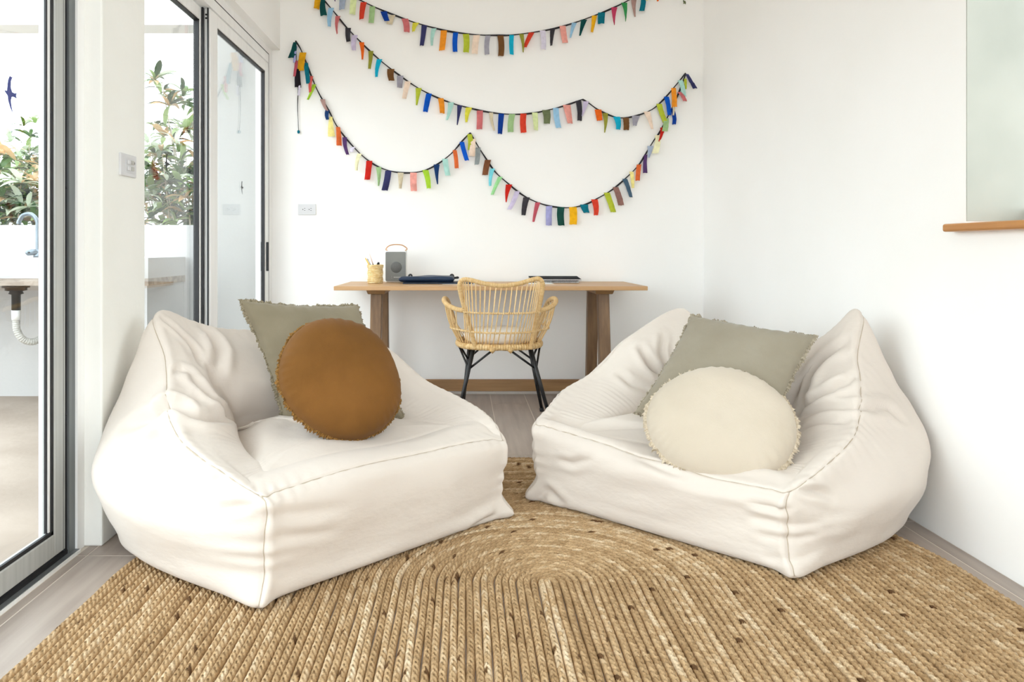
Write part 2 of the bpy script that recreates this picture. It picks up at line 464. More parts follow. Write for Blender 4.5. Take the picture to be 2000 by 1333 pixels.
# far sliding door (between pillar and back wall) -------------------------------
d2 = thing('door_2', 'white framed sliding glass door leading to the back wall', 'door', (LW, 3.8, 0))
structure(d2)
def panel(ya, yb, x0, x1, frame, w=0.065, w2=None, g=0.012):
    w2 = w2 or w
    part_boxes('stile', [(x0, x1, yb - w2, yb, 0.03, 2.2)], frame, d2, 0.003)
    part_boxes('stile', [(x0, x1, ya, ya + w, 0.03, 2.2)], frame, d2, 0.003)
    part_boxes('bottom_rail', [(x0, x1, ya + w, yb - w2, 0.03, 0.1)], frame, d2, 0.003)
    part_boxes('top_rail', [(x0, x1, ya + w, yb - w2, 2.135, 2.2)], frame, d2, 0.003)
    part_boxes('gasket', [(x0 + 0.004, x1 - 0.005, yb - w2 - g, yb - w2 + 0.0005, 0.1, 2.135), (x0 + 0.004, x1 - 0.005, ya + w - 0.0005, ya + w + g, 0.1, 2.135),
                          (x0 + 0.004, x1 - 0.005, ya + w, yb - w2, 2.135 - g, 2.1355)], M['rubber'], d2)
    part_boxes('glass_pane', [((x0 + x1) / 2 - 0.0025, (x0 + x1) / 2 + 0.0025, ya + w - 0.01, yb - w2 + 0.01, 0.09, 2.145)], M['glass'], d2)
panel(2.74, 3.80, LW - 0.075, LW - 0.04, M['alu_white'], 0.06, 0.075, 0.007)
panel(3.755, 4.86, LW - 0.03, LW + 0.002, M['alu_white'], 0.11, 0.06)
part_boxes('meeting_seal', [(LW - 0.0375, LW - 0.029, 3.735, 3.7545, 0.03, 2.2), (LW - 0.012, LW - 0.006, 3.745, 3.7545, 0.03, 2.2)], M['rubber'], d2)
part_boxes('jamb', [(LW - 0.08, LW + 0.005, 4.862, 4.9495, 0, 2.31)], M['alu_white'], d2)
part_boxes('jamb_gasket', [(LW + 0.0052, LW + 0.0058, 4.866, 4.872, 0.02, 2.262)], M['rubber'], d2)  # black gasket line along the jamb
part_boxes('head_frame', [(LW - 0.08, LW + 0.005, 2.735, 4.862, 2.205, 2.31)], M['alu_white'], d2)
part_boxes('head_seal', [(LW + 0.0052, LW + 0.0058, 2.735, 4.868, 2.258, 2.264)], M['rubber'], d2)
part_boxes('floor_track', [(LW - 0.08, LW + 0.0, 2.735, 4.862, 0, 0.025)], M['alu_dark'], d2)
part_boxes('track_lip', [(LW + 0.0, LW + 0.028, 2.735, 4.9495, -0.004, 0.008)], M['alu_white'], d2)
part_boxes('pull_handle', [(LW + 0.002, LW + 0.016, 4.815, 4.835, 0.83, 1.02)], M['black_plastic'], d2, 0.003)
for dz in (0, 0.018):
    lathe('screw', [(0, -0.001), (0.005, -0.001), (0.005, 0.001), (0, 0.001)], (LW - 0.02, 3.754, 2.168 - dz), M['black_plastic'], d2, 10, 'Y')

# swallow stickers on the panes ---------------------------------------------------
def bird(Y, Z, h, w, tone, label, xpane, flip=1):
    # outline in (along pane y, height z), wings stretched up and down
    half = [(-0.02, 0.5), (0.16, 0.49), (0.06, 0.36), (0.05, 0.2), (0.14, 0.08), (0.30, 0.07), (0.42, 0.10), (0.40, 0.0), (0.44, -0.06), (0.28, -0.04),
            (0.12, -0.05), (0.06, -0.16), (0.10, -0.32), (0.20, -0.52), (0.02, -0.36), (-0.10, -0.2), (-0.14, -0.06), (-0.30, 0.02), (-0.34, 0.06), (-0.18, 0.07), (-0.16, 0.2), (-0.12, 0.36)]
    n = len(half)
    V = [(xpane, Y + flip * a * w, Z + b_ * h) for a, b_ in half] + [(xpane + 0.0006, Y + flip * a * w, Z + b_ * h) for a, b_ in half]
    Fc = [tuple(range(n)), tuple(range(2 * n - 1, n - 1, -1))] + [(i, i + n, (i + 1) % n + n, (i + 1) % n) for i in range(n)]
    tag(mesh_obj('bird_sticker', V, Fc, tone, None, smooth=False), label, 'sticker', 'swallow stickers on the glass doors')
M['bird_blue'] = pm('indigo_sticker', '3f4a8c', '52589c', rough=0.5, vscale=20)
M['bird_black'] = pm('black_sticker', '1d1d22', '26262c', rough=0.5, vscale=20)
bird(2.062, 1.405, 0.102, 0.072, M['bird_blue'], 'indigo swallow sticker on the near glass door above the outdoor sink', L1 - 0.0185)
bird(3.0, 1.50, 0.105, 0.09, M['bird_black'], 'black swallow sticker half hidden by the cream pillar', LW - 0.0545)
bird(3.34, 1.36, 0.09, 0.06, M['bird_black'], 'small black swallow sticker in front of the shrub leaves', LW - 0.0545)
bird(4.33, 1.335, 0.075, 0.06, M['bird_black'], 'reflection of a swallow, made as a sticker, on the pane next to the back wall', LW - 0.0108)  # dark shape standing in for a reflection in the pane

# ------------------------------------------------------------------ outdoors
structure(box('ground', -9, -1.33, -6, 5.0, -0.1, -0.01, M['outer_floor']))
structure(box('ground_garden', -40, 30, 5.0, 40, -0.4, -0.3, M['outer_floor']))
structure(box('ground_side', RW + 0.2, 30, -30, 5.0, -0.4, -0.3, M['outer_floor']))
structure(box('ground_rear', -40, RW + 0.2, -30, REAR - 0.02, -0.12, -0.02, M['outer_floor']))
structure(box('wall_parapet', -7.5, -1.76, BW - 0.02, BW + 0.13, -0.01, 1.135, M['outer_white']))
structure(box('wall_outer_end', -1.76, -1.33, BW - 0.02, BW + 0.2, -0.01, CEIL, M['outer_shade']))
structure(box('trim_2', -7.5, -1.33, BW - 0.02, BW + 0.18, 2.475, 2.85, M['fascia']), 'white fascia beam above the outdoor parapet')

# outdoor sink -------------------------------------------------------------------
sk = thing('outdoor_sink', 'white concrete sink counter against the parapet outside the glass door', 'sink', (-2.6, 4.62, 0))
def hollow_counter(x0, x1, y0, y1, z0, z1, hx0, hx1, hy0, hy1, hz):
    return [(x0, x1, y0, hy0, z0, z1), (x0, x1, hy1, y1, z0, z1), (x0, hx0, hy0, hy1, z0, z1), (hx1, x1, hy0, hy1, z0, z1), (hx0, hx1, hy0, hy1, z0, hz)]
boxes('counter', hollow_counter(-3.9, -1.86, 4.35, 4.929, 0.80, 0.922, -3.5, -2.75, 4.43, 4.74, 0.82), M['outer_white'], sk)
boxes('counter_lip', [(-3.9, -1.86, 4.352, 4.929, 0.757, 0.80)], M['rough_concrete'], sk)
boxes('counter_support', [(-1.93, -1.87, 4.36, 4.929, 0.0, 0.757)], M['outer_white'], sk)
dr = lathe('drain', [(0.0, 0.0), (0.075, 0.0), (0.075, -0.018), (0.06, -0.02), (0.06, -0.034), (0.035, -0.04), (0.042, -0.055), (0.025, -0.06), (0.025, -0.155), (0, -0.155)],
           (-2.73, 4.5, 0.756), M['black_plastic'], sk, 24)
lathe('pipe_collar', [(0.0, 0.0), (0.026, 0.0), (0.024, -0.06), (0, -0.06)], (-2.73, 4.5, 0.60), M['white_plastic'], sk, 20)
pp = catmull([(-2.73, 4.5, 0.545), (-2.725, 4.5, 0.48), (-2.70, 4.52, 0.42), (-2.66, 4.57, 0.40), (-2.63, 4.65, 0.44), (-2.615, 4.75, 0.50), (-2.61, 4.92, 0.52)], 16)
rr = 0.021 + 0.0022 * np.sin(np.arange(len(pp)) * 2.1)
tube('drain_hose', pp, rr, M['grey_plastic'], sk, 12)
lathe('wall_flange', [(0, -0.03), (0.032, -0.03), (0.04, 0.0), (0, 0.0)], (-2.6, 4.929, 0.52), M['chrome'], sk, 20, 'Y')
tp = thing('faucet', 'chrome gooseneck faucet on the outdoor sink counter', 'faucet', (-2.645, 4.60, 0.922))
FX = -2.655
lathe('base', [(0.0, 0.0), (0.026, 0.0), (0.024, 0.015), (0.018, 0.02), (0.018, 0.05), (0, 0.05)], (FX, 4.6, 0.922), M['chrome'], tp, 18)
tube('spout', catmull([(FX, 4.6, 0.96), (FX, 4.6, 1.10), (FX - 0.005, 4.6, 1.15), (FX - 0.04, 4.6, 1.19), (FX - 0.09, 4.6, 1.185), (FX - 0.115, 4.6, 1.15), (FX - 0.12, 4.6, 1.13)], 10), 0.0125, M['chrome'], tp, 12)
kn = tube('handle', [(FX, 4.6, 0.955), (FX - 0.02, 4.58, 0.955), (FX - 0.05, 4.57, 0.948), (FX - 0.055, 4.57, 0.945)], [0.018, 0.02, 0.016, 0.008], M['chrome'], tp, 12)
lathe('handle_cap', [(0, -0.004), (0.006, -0.004), (0.006, 0.0), (0, 0.0)], (FX - 0.03, 4.556, 0.953), M['black_plastic'], tp, 10, 'Y')

# shrubs beyond the parapet -------------------------------------------------------
def leaf_mesh(name, l, w, mat, curl):
    n = 5; V = []; Fc = []
    for i in range(n + 1):
        t = i / n
        ww = w * math.sin(math.pi * min(1, t * 0.93 + 0.05)) ** 0.8 * (1.0 - 0.35 * t)
        z = curl * math.sin(t * 1.7) * l - 0.25 * t * t * l
        V += [(-ww, t * l, z + 0.25 * ww), (0, t * l, z), (ww, t * l, z + 0.25 * ww)]
    for i in range(n):
        a = i * 3
        Fc += [(a, a + 1, a + 4, a + 3), (a + 1, a + 2, a + 5, a + 4)]
    me = bpy.data.meshes.new(name); me.from_pydata(V, [], Fc); me.materials.append(mat)
    me.polygons.foreach_set('use_smooth', [True] * len(me.polygons))
    return me
leaf_mats = [pm('leaf_green', '2c5518', '45722a', rough=0.35, vscale=9, rand=0.2, trans=0.3), pm('leaf_light', '7f9c58', '9fb578', rough=0.3, vscale=9, rand=0.2, trans=0.35),
             pm('leaf_dark', '1b3a22', '2c4f33', rough=0.35, vscale=9, rand=0.2, trans=0.2), pm('leaf_bronze', 'c29a6c', 'd8b78c', rough=0.35, vscale=9, rand=0.15, trans=0.35),
             pm('leaf_glare', 'bfcdb2', 'd6dfcb', rough=0.25, vscale=9, rand=0.1, trans=0.3)]  # near-white stands in for glare on overexposed leaves; bronze is brightened for it too
leaf_mes = [leaf_mesh('leaf', 0.20, 0.029, leaf_mats[i], 0.35) for i in range(5)] + [leaf_mesh('leaf', 0.15, 0.025, leaf_mats[i], 0.2) for i in (0, 1, 2, 3, 4)]
M['bark'] = pm('pale_bark', 'b9ab98', 'cfc4b3', rough=0.9, vscale=20)
def shrub(label, base, tips, n_obj, n_stuff, seed, spread):
    rng = random.Random(seed)
    e = thing('leafy_shrub', label, 'shrub', base, 'shrubs beyond the parapet')
    Vs, Fs, Ms = [], [], []
    # stems
    for k, tpnt in enumerate(tips):
        b0 = Vector(base); t0 = Vector(tpnt)
        mid = b0.lerp(t0, 0.5) + Vector((rng.uniform(-.08, .08), rng.uniform(-.05, .05), 0))
        tube('stem', catmull([b0, mid, t0], 6), np.linspace(0.014, 0.004, 13), M['bark'], e, 6)
    count = 0; total = n_obj + n_stuff
    while count < total:
        tpnt = Vector(rng.choice(tips))
        t = rng.uniform(0.62, 1.03)
        c = Vector(base).lerp(tpnt, t) + Vector((rng.gauss(0, spread), rng.gauss(0, spread * 0.7), rng.gauss(0, spread * 0.7)))
        tilt0 = rng.uniform(0, 6.28)
        kind = rng.choices(range(5), [3.4, 3.4, 2.2, 3.0, 4.4])[0]
        for j in range(rng.randint(6, 9)):
            if count >= total: break
            me = leaf_mes[(kind if rng.random() < .7 else rng.randrange(5)) + rng.choice((0, 5))]
            mat_ = Matrix.Translation(c) @ Matrix.Rotation(tilt0 + j * 0.8 + rng.uniform(-.2, .2), 4, 'Z') @ Matrix.Rotation(rng.uniform(-.5, .75), 4, 'X') @ Matrix.Rotation(rng.uniform(-.5, .5), 4, 'Y') @ Matrix.Scale(rng.uniform(.75, 1.15), 4)
            if count < n_obj:
                o = bpy.data.objects.new('leaf', me); col.objects.link(o)
                o.parent = e
                o.matrix_local = Matrix.Translation(-Vector(base)) @ mat_
            else:
                n = len(Vs)
                mi = leaf_mats.index(me.materials[0])
                for v in me.vertices: Vs.append(tuple(mat_ @ v.co))
                for p in me.polygons: Fs.append(tuple(i + n for i in p.vertices)); Ms.append(mi)
            count += 1
    if Vs:
        o = mesh_obj('foliage', Vs, Fs, None, e)
        for m_ in leaf_mats: o.data.materials.append(m_)
        o.data.polygons.foreach_set('material_index', Ms)
        o['kind'] = 'stuff'
shrub('tall slender shrub with long glare-whitened leaves between pillar and door stile', (-2.2, 6.1, 0.0),
      [(-2.45, 6.0, 1.75), (-2.6, 6.1, 1.9), (-2.3, 6.1, 1.8), (-2.68, 6.2, 1.75), (-2.1, 6.2, 1.95), (-2.5, 6.3, 2.0), (-2.25, 6.2, 1.55), (-2.6, 6.0, 1.5), (-2.4, 6.0, 1.4),
       (-2.1, 6.1, 1.4), (-2.35, 6.4, 2.2), (-2.62, 6.4, 2.45), (-2.3, 6.4, 2.42)], 296, 900, 3, 0.115)
shrub('broad leafy shrub behind the outdoor sink faucet', (-3.7, 6.05, 0.0),
      [(-3.6, 6.0, 1.55), (-3.85, 6.0, 1.6), (-3.5, 6.1, 1.7), (-4.1, 6.1, 1.6), (-3.5, 6.1, 1.45), (-3.75, 6.2, 1.75), (-3.6, 6.2, 1.4), (-3.9, 6.2, 1.4)], 296, 700, 9, 0.115)
shrub('distant small-leaved treetop under the indigo swallow sticker', (-4.55, 8.0, 0.0),
      [(-4.72, 8.0, 2.25), (-4.6, 8.1, 2.4), (-4.95, 8.0, 2.1)], 0, 330, 13, 0.09)

# ------------------------------------------------------------------ rug
rug = thing('jute_rug', 'oval braided jute rug in straw tones under both bean bags', 'rug', (0.235, 1.5, 0))
RX, RYF, RYN = 0.235, 2.13, 0.95
PITCH = 0.0208; NB = 61
nt_ = 9
tt = np.linspace(-1, 1, nt_)
for k in range(NB):
    r = (k + 0.5) * PITCH
    segs = []          # polyline of the stadium, start at right straight, near end
    y = RYN
    # sampled positions
    def straight(x, y0, y1, step):
        n = max(2, int(abs(y1 - y0) / step)); ys = np.linspace(y0, y1, n, endpoint=False)
        return np.stack([np.full(n, x), ys], 1), None
    fine = 0.005
    pts = []; nor = []
    def add_line(x, y0, y1, step, nx):
        n = max(2, int(abs(y1 - y0) / step)); ys = np.linspace(y0, y1, n, endpoint=False)
        pts.append(np.stack([np.full(n, x), ys], 1)); nor.append(np.tile([nx, 0.0], (n, 1)))
    add_line(RX + r, RYN, 1.45, 0.02, 1); add_line(RX + r, 1.45, RYF, fine, 1)
    n = max(6, int(math.pi * r / fine)); a = np.linspace(0, math.pi, n, endpoint=False)
    pts.append(np.stack([RX + r * np.cos(a), RYF + r * np.sin(a)], 1)); nor.append(np.stack([np.cos(a), np.sin(a)], 1))
    add_line(RX - r, RYF, 1.45, fine, -1); add_line(RX - r, 1.45, RYN, 0.02, -1)
    n = max(4, int(math.pi * r / 0.03)); a = np.linspace(math.pi, 2 * math.pi, n, endpoint=False)
    pts.append(np.stack([RX + r * np.cos(a), RYN + r * np.sin(a)], 1)); nor.append(np.stack([np.cos(a), np.sin(a)], 1))
    P = np.concatenate(pts); Nn = np.concatenate(nor)
    d = np.linalg.norm(np.roll(P, -1, 0) - P, axis=1); s = np.concatenate([[0], np.cumsum(d)[:-1]])
    n = len(P)
    wob = 0.0012 * np.sin(s * 9 + k * 1.7) + 0.0009 * np.sin(s * 23 + k)
    ph0 = s / 0.0215 + RNG.random()
    V = np.empty((n, nt_, 3)); tone = np.empty((n, nt_))
    hb = 0.0155 + 0.0014 * RNG.random()
    base_tone = 0.50 + 0.10 * NR.randn()
    for j, t in enumerate(tt):
        side = 1 if t > 0 else 0
        ph = ph0 + 0.5 * side - 0.75 * abs(t)
        lump = np.abs(np.sin(math.pi * ph)) ** 0.7
        dome = max(0.0, 1 - abs(t) ** 2.2) ** 0.6
        mid = 0.84 if t == 0 else 1.0
        h = 0.001 + (hb - 0.001) * dome * (0.40 + 0.60 * lump) * mid
        off = wob + t * PITCH * 0.515
        V[:, j, 0] = P[:, 0] + Nn[:, 0] * off
        V[:, j, 1] = P[:, 1] + Nn[:, 1] * off
        V[:, j, 2] = h
        cell = np.floor(ph).astype(int)
        hsh = np.abs(np.sin(cell * 12.9898 + side * 78.233 + k * 37.719) * 43758.5453) % 1.0
        run = 0.12 * np.sin(s * 1.3 + k * 2.1) + 0.08 * np.sin(s * 3.1 + k)
        tn = base_tone + run + (hsh - 0.5) * 0.46
        tn = np.where(hsh < 0.012, 0.02, tn)
        tone[:, j] = np.clip(tn, 0.0 if True else 0, 1)
        tone[:, j] = np.where(hsh < 0.012, tone[:, j], np.maximum(tone[:, j], 0.16))
    idx = np.arange(n)[:, None] * nt_ + np.arange(nt_ - 1)[None, :]
    nx = ((np.arange(n) + 1) % n)[:, None] * nt_ + np.arange(nt_ - 1)[None, :]
    Fc = np.stack([idx, idx + 1, nx + 1, nx], -1).reshape(-1, 4)[:, ::-1]
    o = mesh_obj('braid', V.reshape(-1, 3), Fc, M['jute'], rug)
    at_ = o.data.attributes.new('tone', 'FLOAT', 'POINT')
    at_.data.foreach_set('value', tone.reshape(-1).astype(np.float32))


# ------------------------------------------------------------------ bean bag loungers
def vnoise(p, seed):
    """cheap smooth noise from summed sines, p (...,3)"""
    rs = np.random.RandomState(seed)
    out = np.zeros(p.shape[:-1])
    for i in range(7):
        k = rs.randn(3); k /= np.linalg.norm(k)
        f = rs.uniform(0.6, 1.6)
        out += np.sin((p @ k) * f * 6.283 + rs.uniform(0, 6.28))
    return out / 4.0

def bean_bag(label, A, B, W, rim_front, seat_z, sideL, sideR, back, contact, folds, clampx, seed):
    """A, B: front floor corners (left, right seen from the front). Rows of control points run
    floor centre > floor edge > bulge > rim seam > inner slope > seat crease > seat centre."""
    A = np.array(A); B = np.array(B)
    da = (B - A) / np.linalg.norm(B - A); db = np.array([-da[1], da[0]])
    z0 = 0.0178
    cols = []
    ctr_b = np.array([W / 2, 0.42, z0]); ctr_t = np.array([W / 2, 0.36, seat_z[1] + 0.012])
    def row(pts): cols.append(np.array(pts, float))
    # --- front panel
    for a, fz in rim_front:
        c = min(a, W - a) / (W / 2)                       # 0 at the corners, 1 in the middle
        bl = 0.035 * (c ** 0.5)                           # puff of the panel
        ain = W / 2 + (a - W / 2) * 0.80
        ear = 0.02 if c < 0.02 else 0.0
        sgn = -1 if a < W / 2 else 1
        row([ctr_b, (W / 2 + (a - W / 2) * 0.7, 0.2, z0), (a + sgn * ear, 0.012 - ear, z0), (a, 0.0 - bl * 0.6, 0.09), (a, -bl, 0.18),
             (a, -0.012 - bl * 0.5, fz - 0.035), (a, 0.012, fz), (W / 2 + (a - W / 2) * 0.97, 0.05, fz + 0.012),
             (W / 2 + (a - W / 2) * 0.92, 0.10, seat_z[0] + 0.008), (ain, 0.165, seat_z[0]), (W / 2 + (a - W / 2) * 0.5, 0.26, seat_z[0] + 0.016), ctr_t])
    def side(rows, mirror):
        out = []
        for (ra, rb, rz, bulge, cona, sa, sb, sz, puff) in rows:
            f = (lambda x: W - x) if mirror else (lambda x: x)
            bz = min(0.30, rz * 0.55)
            p = [(W / 2, 0.42, z0), (f(0.15), rb * 0.8 + 0.08, z0), (f(cona), rb, z0), (f(cona * 0.45 + bulge * 0.55), rb, 0.10), (f(bulge), rb, bz),
                 (f(bulge * 0.42 + ra * 0.58), rb, bz + (rz - bz) * 0.64), (f(ra), rb, rz), (f(ra + 0.045), rb * 0.985, rz - 0.006),
                 (f(ra * 0.5 + sa * 0.5 - 0.01), rb * 0.45 + sb * 0.55 - 0.01, rz * 0.52 + sz * 0.48 + puff), (f(sa), sb, sz), (f(sa + 0.10), 0.36 + (sb - 0.36) * 0.66, sz + 0.012), (W / 2, 0.36, seat_z[1] + 0.012)]
            out.append(p)
        return out
    R = side(sideR, True); L_ = side(sideL, False)
    for p in R: row(p)
    for (a, rb, rz, bulge_b, conb, sb, sz, puff) in back:
        row([ctr_b, (W / 2 + (a - W / 2) * 0.7, 0.65, z0), (a, conb, z0), (a, conb * 0.5 + bulge_b * 0.5, 0.10), (a, bulge_b, 0.30), (a, bulge_b * 0.5 + rb * 0.5, 0.30 + (rz - 0.3) * 0.62),
             (a, rb, rz), (a, rb - 0.055, rz - 0.012), (W / 2 + (a - W / 2) * 0.9, rb * 0.45 + sb * 0.55 - puff, rz * 0.5 + sz * 0.5), (W / 2 + (a - W / 2) * 0.82, sb, sz), (W / 2 + (a - W / 2) * 0.5, sb - 0.12, sz + 0.012), ctr_t])
    for p in reversed(L_): row(p)
    C = np.array(cols)                                    # ncol, 12, 3
    nc = len(C); SC, SR = 22, 15
    G = np.stack([catmull(C[:, i], SC, True) for i in range(12)], 1)        # nc*SC, 12, 3
    G = np.stack([catmull(G[k], SR) for k in range(len(G))], 0)             # NU, NV, 3
    NU, NV = G.shape[:2]
    # relax, keeping the seams
    keep = np.zeros((NU, NV), bool)
    for it in range(2):
        S = (np.roll(G, 1, 0) + np.roll(G, -1, 0)) / 2
        S[:, 1:-1] = 0.5 * S[:, 1:-1] + 0.25 * (G[:, 2:] + G[:, :-2])
        G[:, 1:-1] = 0.7 * G[:, 1:-1] + 0.3 * S[:, 1:-1]
    u = np.arange(NU)[:, None] / SC + np.zeros((1, NV)); v = np.arange(NV)[None, :] / SR + np.zeros((NU, 1))
    def normals(G):
        du = np.roll(G, -1, 0) - np.roll(G, 1, 0); dv = np.gradient(G, axis=1)
        n = np.cross(du, dv); l = np.linalg.norm(n, axis=-1, keepdims=True)
        return n / (l + 1e-9)
    n = normals(G)
    nf = len(rim_front)
    D = np.zeros((NU, NV))
    fade = np.clip((v - 2.1) / 0.6, 0, 1) * np.clip((10.7 - v) / 0.5, 0, 1)
    # broad slack of the cloth
    D += 0.006 * vnoise(G * np.array([1.6, 1.6, 3.4]), seed) * fade
    D += 0.0032 * vnoise(G * np.array([3.2, 3.2, 8.5]), seed + 1) * fade
    # puckers along the rim seam and the two front corner seams
    su = np.cumsum(np.linalg.norm(np.roll(G[:, 6 * SR], -1, 0) - G[:, 6 * SR], axis=-1))[:, None]
    pk = np.sin(su * 6.283 / 0.043 + 1.8 * np.sin(su * 9)) * (0.6 + 0.4 * np.sin(su * 5.1 + seed))
    wgt = np.exp(-((v - 6.0) / 0.95) ** 2)
    D += 0.0017 * pk * wgt
    D -= 0.0045 * np.exp(-((v - 6.0) / 0.10) ** 2)
    for uc in (0.0, float(nf - 1)):
        dd = np.abs((u - uc + nc / 2) % nc - nc / 2)
        zz = G[..., 2]
        pz = np.sin(zz * 6.283 / 0.052 + 1.4 * np.sin(zz * 31 + seed))
        D += 0.0034 * pz * np.exp(-(dd / 0.9) ** 2) * ((v > 2.1) & (v < 5.95)) * np.exp(-((v - 4.2) / 1.6) ** 2)
        D -= 0.004 * np.exp(-(dd / 0.09) ** 2) * ((v > 2) & (v < 6))
    # gathered gusset between rim and seat, only low on both arms
    for (lo_, hi_, sg_) in ((nf - 0.6, nf + 1.9, 1), (nc - 2.9, nc - 0.4, -1)):
        m_ = np.clip((u - lo_) / 0.5, 0, 1) * np.clip((hi_ - u) / 0.9, 0, 1) * np.exp(-((v - 8.3) / 0.75) ** 2)
        irr = 0.55 + 0.45 * np.sin(su * 41 + seed + 2 * np.sin(v * 2.1))
        D += 0.0030 * m_ * irr * np.sin(su * 6.283 / 0.027 + 2.6 * np.sin(v * 1.7 + su * 9))
    # seat crease: a deep valley where back and arms meet the seat
    mback = np.clip((u - (nf + 0.8)) / 1.0, 0, 1) * np.clip((nc - 1.3 - u) / 1.0, 0, 1)
    D -= 0.040 * mback * np.exp(-np.abs((v - 9.0) / 0.17) ** 1.4)
    D += 0.010 * mback * np.exp(-((v - 9.55) / 0.4) ** 2)
    D -= 0.003 * np.exp(-((v - 9.0) / 0.08) ** 2)
    # individual folds: polylines in (a, b, z), depth, width
    for pts, dep, wid in folds:
        P = catmull(pts, 8) if len(pts) > 2 else np.linspace(pts[0], pts[1], 9)
        Gf = G.reshape(-1, 3)
        P = np.array([Gf[np.argmin(((Gf - q) ** 2).sum(1))] for q in P])
        P = (P + np.concatenate([P[:1], P[:-1]]) + np.concatenate([P[1:], P[-1:]])) / 3
        best = np.full((NU, NV), 9.0); tpar = np.zeros((NU, NV))
        for i in range(len(P) - 1):
            a_, b_ = P[i], P[i + 1]; ab = b_ - a_
            t = np.clip(((G - a_) @ ab) / (ab @ ab + 1e-9), 0, 1)
            d = np.linalg.norm(G - (a_ + t[..., None] * ab), axis=-1)
            w_ = d < best
            best = np.where(w_, d, best); tpar = np.where(w_, (i + t) / (len(P) - 1), tpar)
        taper = np.sin(math.pi * np.clip(tpar * 0.9 + 0.05, 0, 1)) ** 0.7
        D += 1.1 * taper * dep * (-np.exp(-(best / wid) ** 1.5) + 0.75 * np.exp(-((best - 2.1 * wid) / (1.3 * wid)) ** 2))
    G = G + n * D[..., None] * np.sign(np.mean((G - G.mean((0, 1))) [:, 3 * SR:5 * SR] * n[:, 3 * SR:5 * SR]))
    G[..., 2] = np.maximum(G[..., 2], z0 - 0.002)
    # to the room
    Wd = np.empty_like(G)
    Wd[..., 0] = A[0] + G[..., 0] * da[0] + G[..., 1] * db[0]
    Wd[..., 1] = A[1] + G[..., 0] * da[1] + G[..., 1] * db[1]
    Wd[..., 2] = G[..., 2]
    # pressed against wall or pillar
    lim, sg = clampx
    k = 0.012
    Wd[..., 0] = sg * (lim * sg + k * np.logaddexp(0, (Wd[..., 0] * sg - lim * sg) / k))
    e = thing('bean_bag_lounger', label, 'bean bag', (float(Wd[..., 0].mean()), float(Wd[..., 1].mean()), 0), 'bean bag loungers')
    def panel(name, u0, u1, v0, v1):
        us = np.arange(int(round(u0 * SC)), int(round(u1 * SC)) + 1) % NU
        vs_ = np.arange(int(round(v0 * SR)), int(round(v1 * SR)) + 1)
        sub = Wd[np.ix_(us, vs_)]
        a_, b_ = sub.shape[:2]
        idx = (np.arange(a_ - 1)[:, None] * b_ + np.arange(b_ - 1)[None, :]).reshape(-1)
        Fc = np.stack([idx, idx + b_, idx + b_ + 1, idx + 1], 1)
        return mesh_obj(name, sub.reshape(-1, 3), Fc, M['bag'], e)
    kR = nf + len(sideR) - 1                      # right back corner column
    kL = kR + len(back) + 1                       # left back corner column
    panel('front_panel', 0, nf - 1, 0, 6)
    panel('side_panel', nf - 1, kR, 0, 6)
    panel('back_panel', kR, kL, 0, 6)
    panel('side_panel', kL, nc, 0, 6)
    panel('seat', 0, nf - 1, 6, 9)
    o = panel('seat', 0, nc, 9, 11)
    panel('arm_panel', nf - 1, kR, 6, 9)
    panel('backrest', kR, kL, 6, 9)
    panel('arm_panel', kL, nc, 6, 9)
    # stitched seams
    tube('seam', np.concatenate([Wd[:, 6 * SR], Wd[:1, 6 * SR]])[::3] , 0.0016, M['thread'], e, 5)
    for uc in (0, nf - 1):
        tube('seam', Wd[uc * SC, 2 * SR + 3:6 * SR], 0.0016, M['thread'], e, 5)
    return Wd, G

Wb = 0.945
def sides(low=0.0, dz=0.0, pk_a=0.03, pk_b=0.83, pk_z=0.735):
    # rim a, rim b, rim z, bulge a, contact a, seat crease a, b, z, puff
    return [(-0.045, 0.13, 0.35 + dz, -0.10, -0.05, 0.11, 0.22, 0.325 + dz, 0.0),
            (-0.085, 0.33, 0.41 + dz * .6 - low * .4, -0.195, -0.095, 0.165, 0.37, 0.335 + dz, 0.012),
            (-0.055, 0.50, 0.475 + dz * .3 - low * .6, -0.230, -0.115, 0.21, 0.50, 0.35 + dz, 0.03),
            (0.0, 0.67, 0.61 - low, -0.225, -0.10, 0.24, 0.59, 0.36 + dz, 0.045),
            (pk_a, pk_b, pk_z, -0.13, 0.03, 0.27, 0.635, 0.365 + dz, 0.03)]
backL = [(0.72, 0.90, 0.655, 1.06, 0.93, 0.66, 0.36, 0.10), (0.47, 0.92, 0.64, 1.08, 0.95, 0.665, 0.36, 0.115), (0.25, 0.90, 0.672, 1.05, 0.93, 0.655, 0.36, 0.10)]
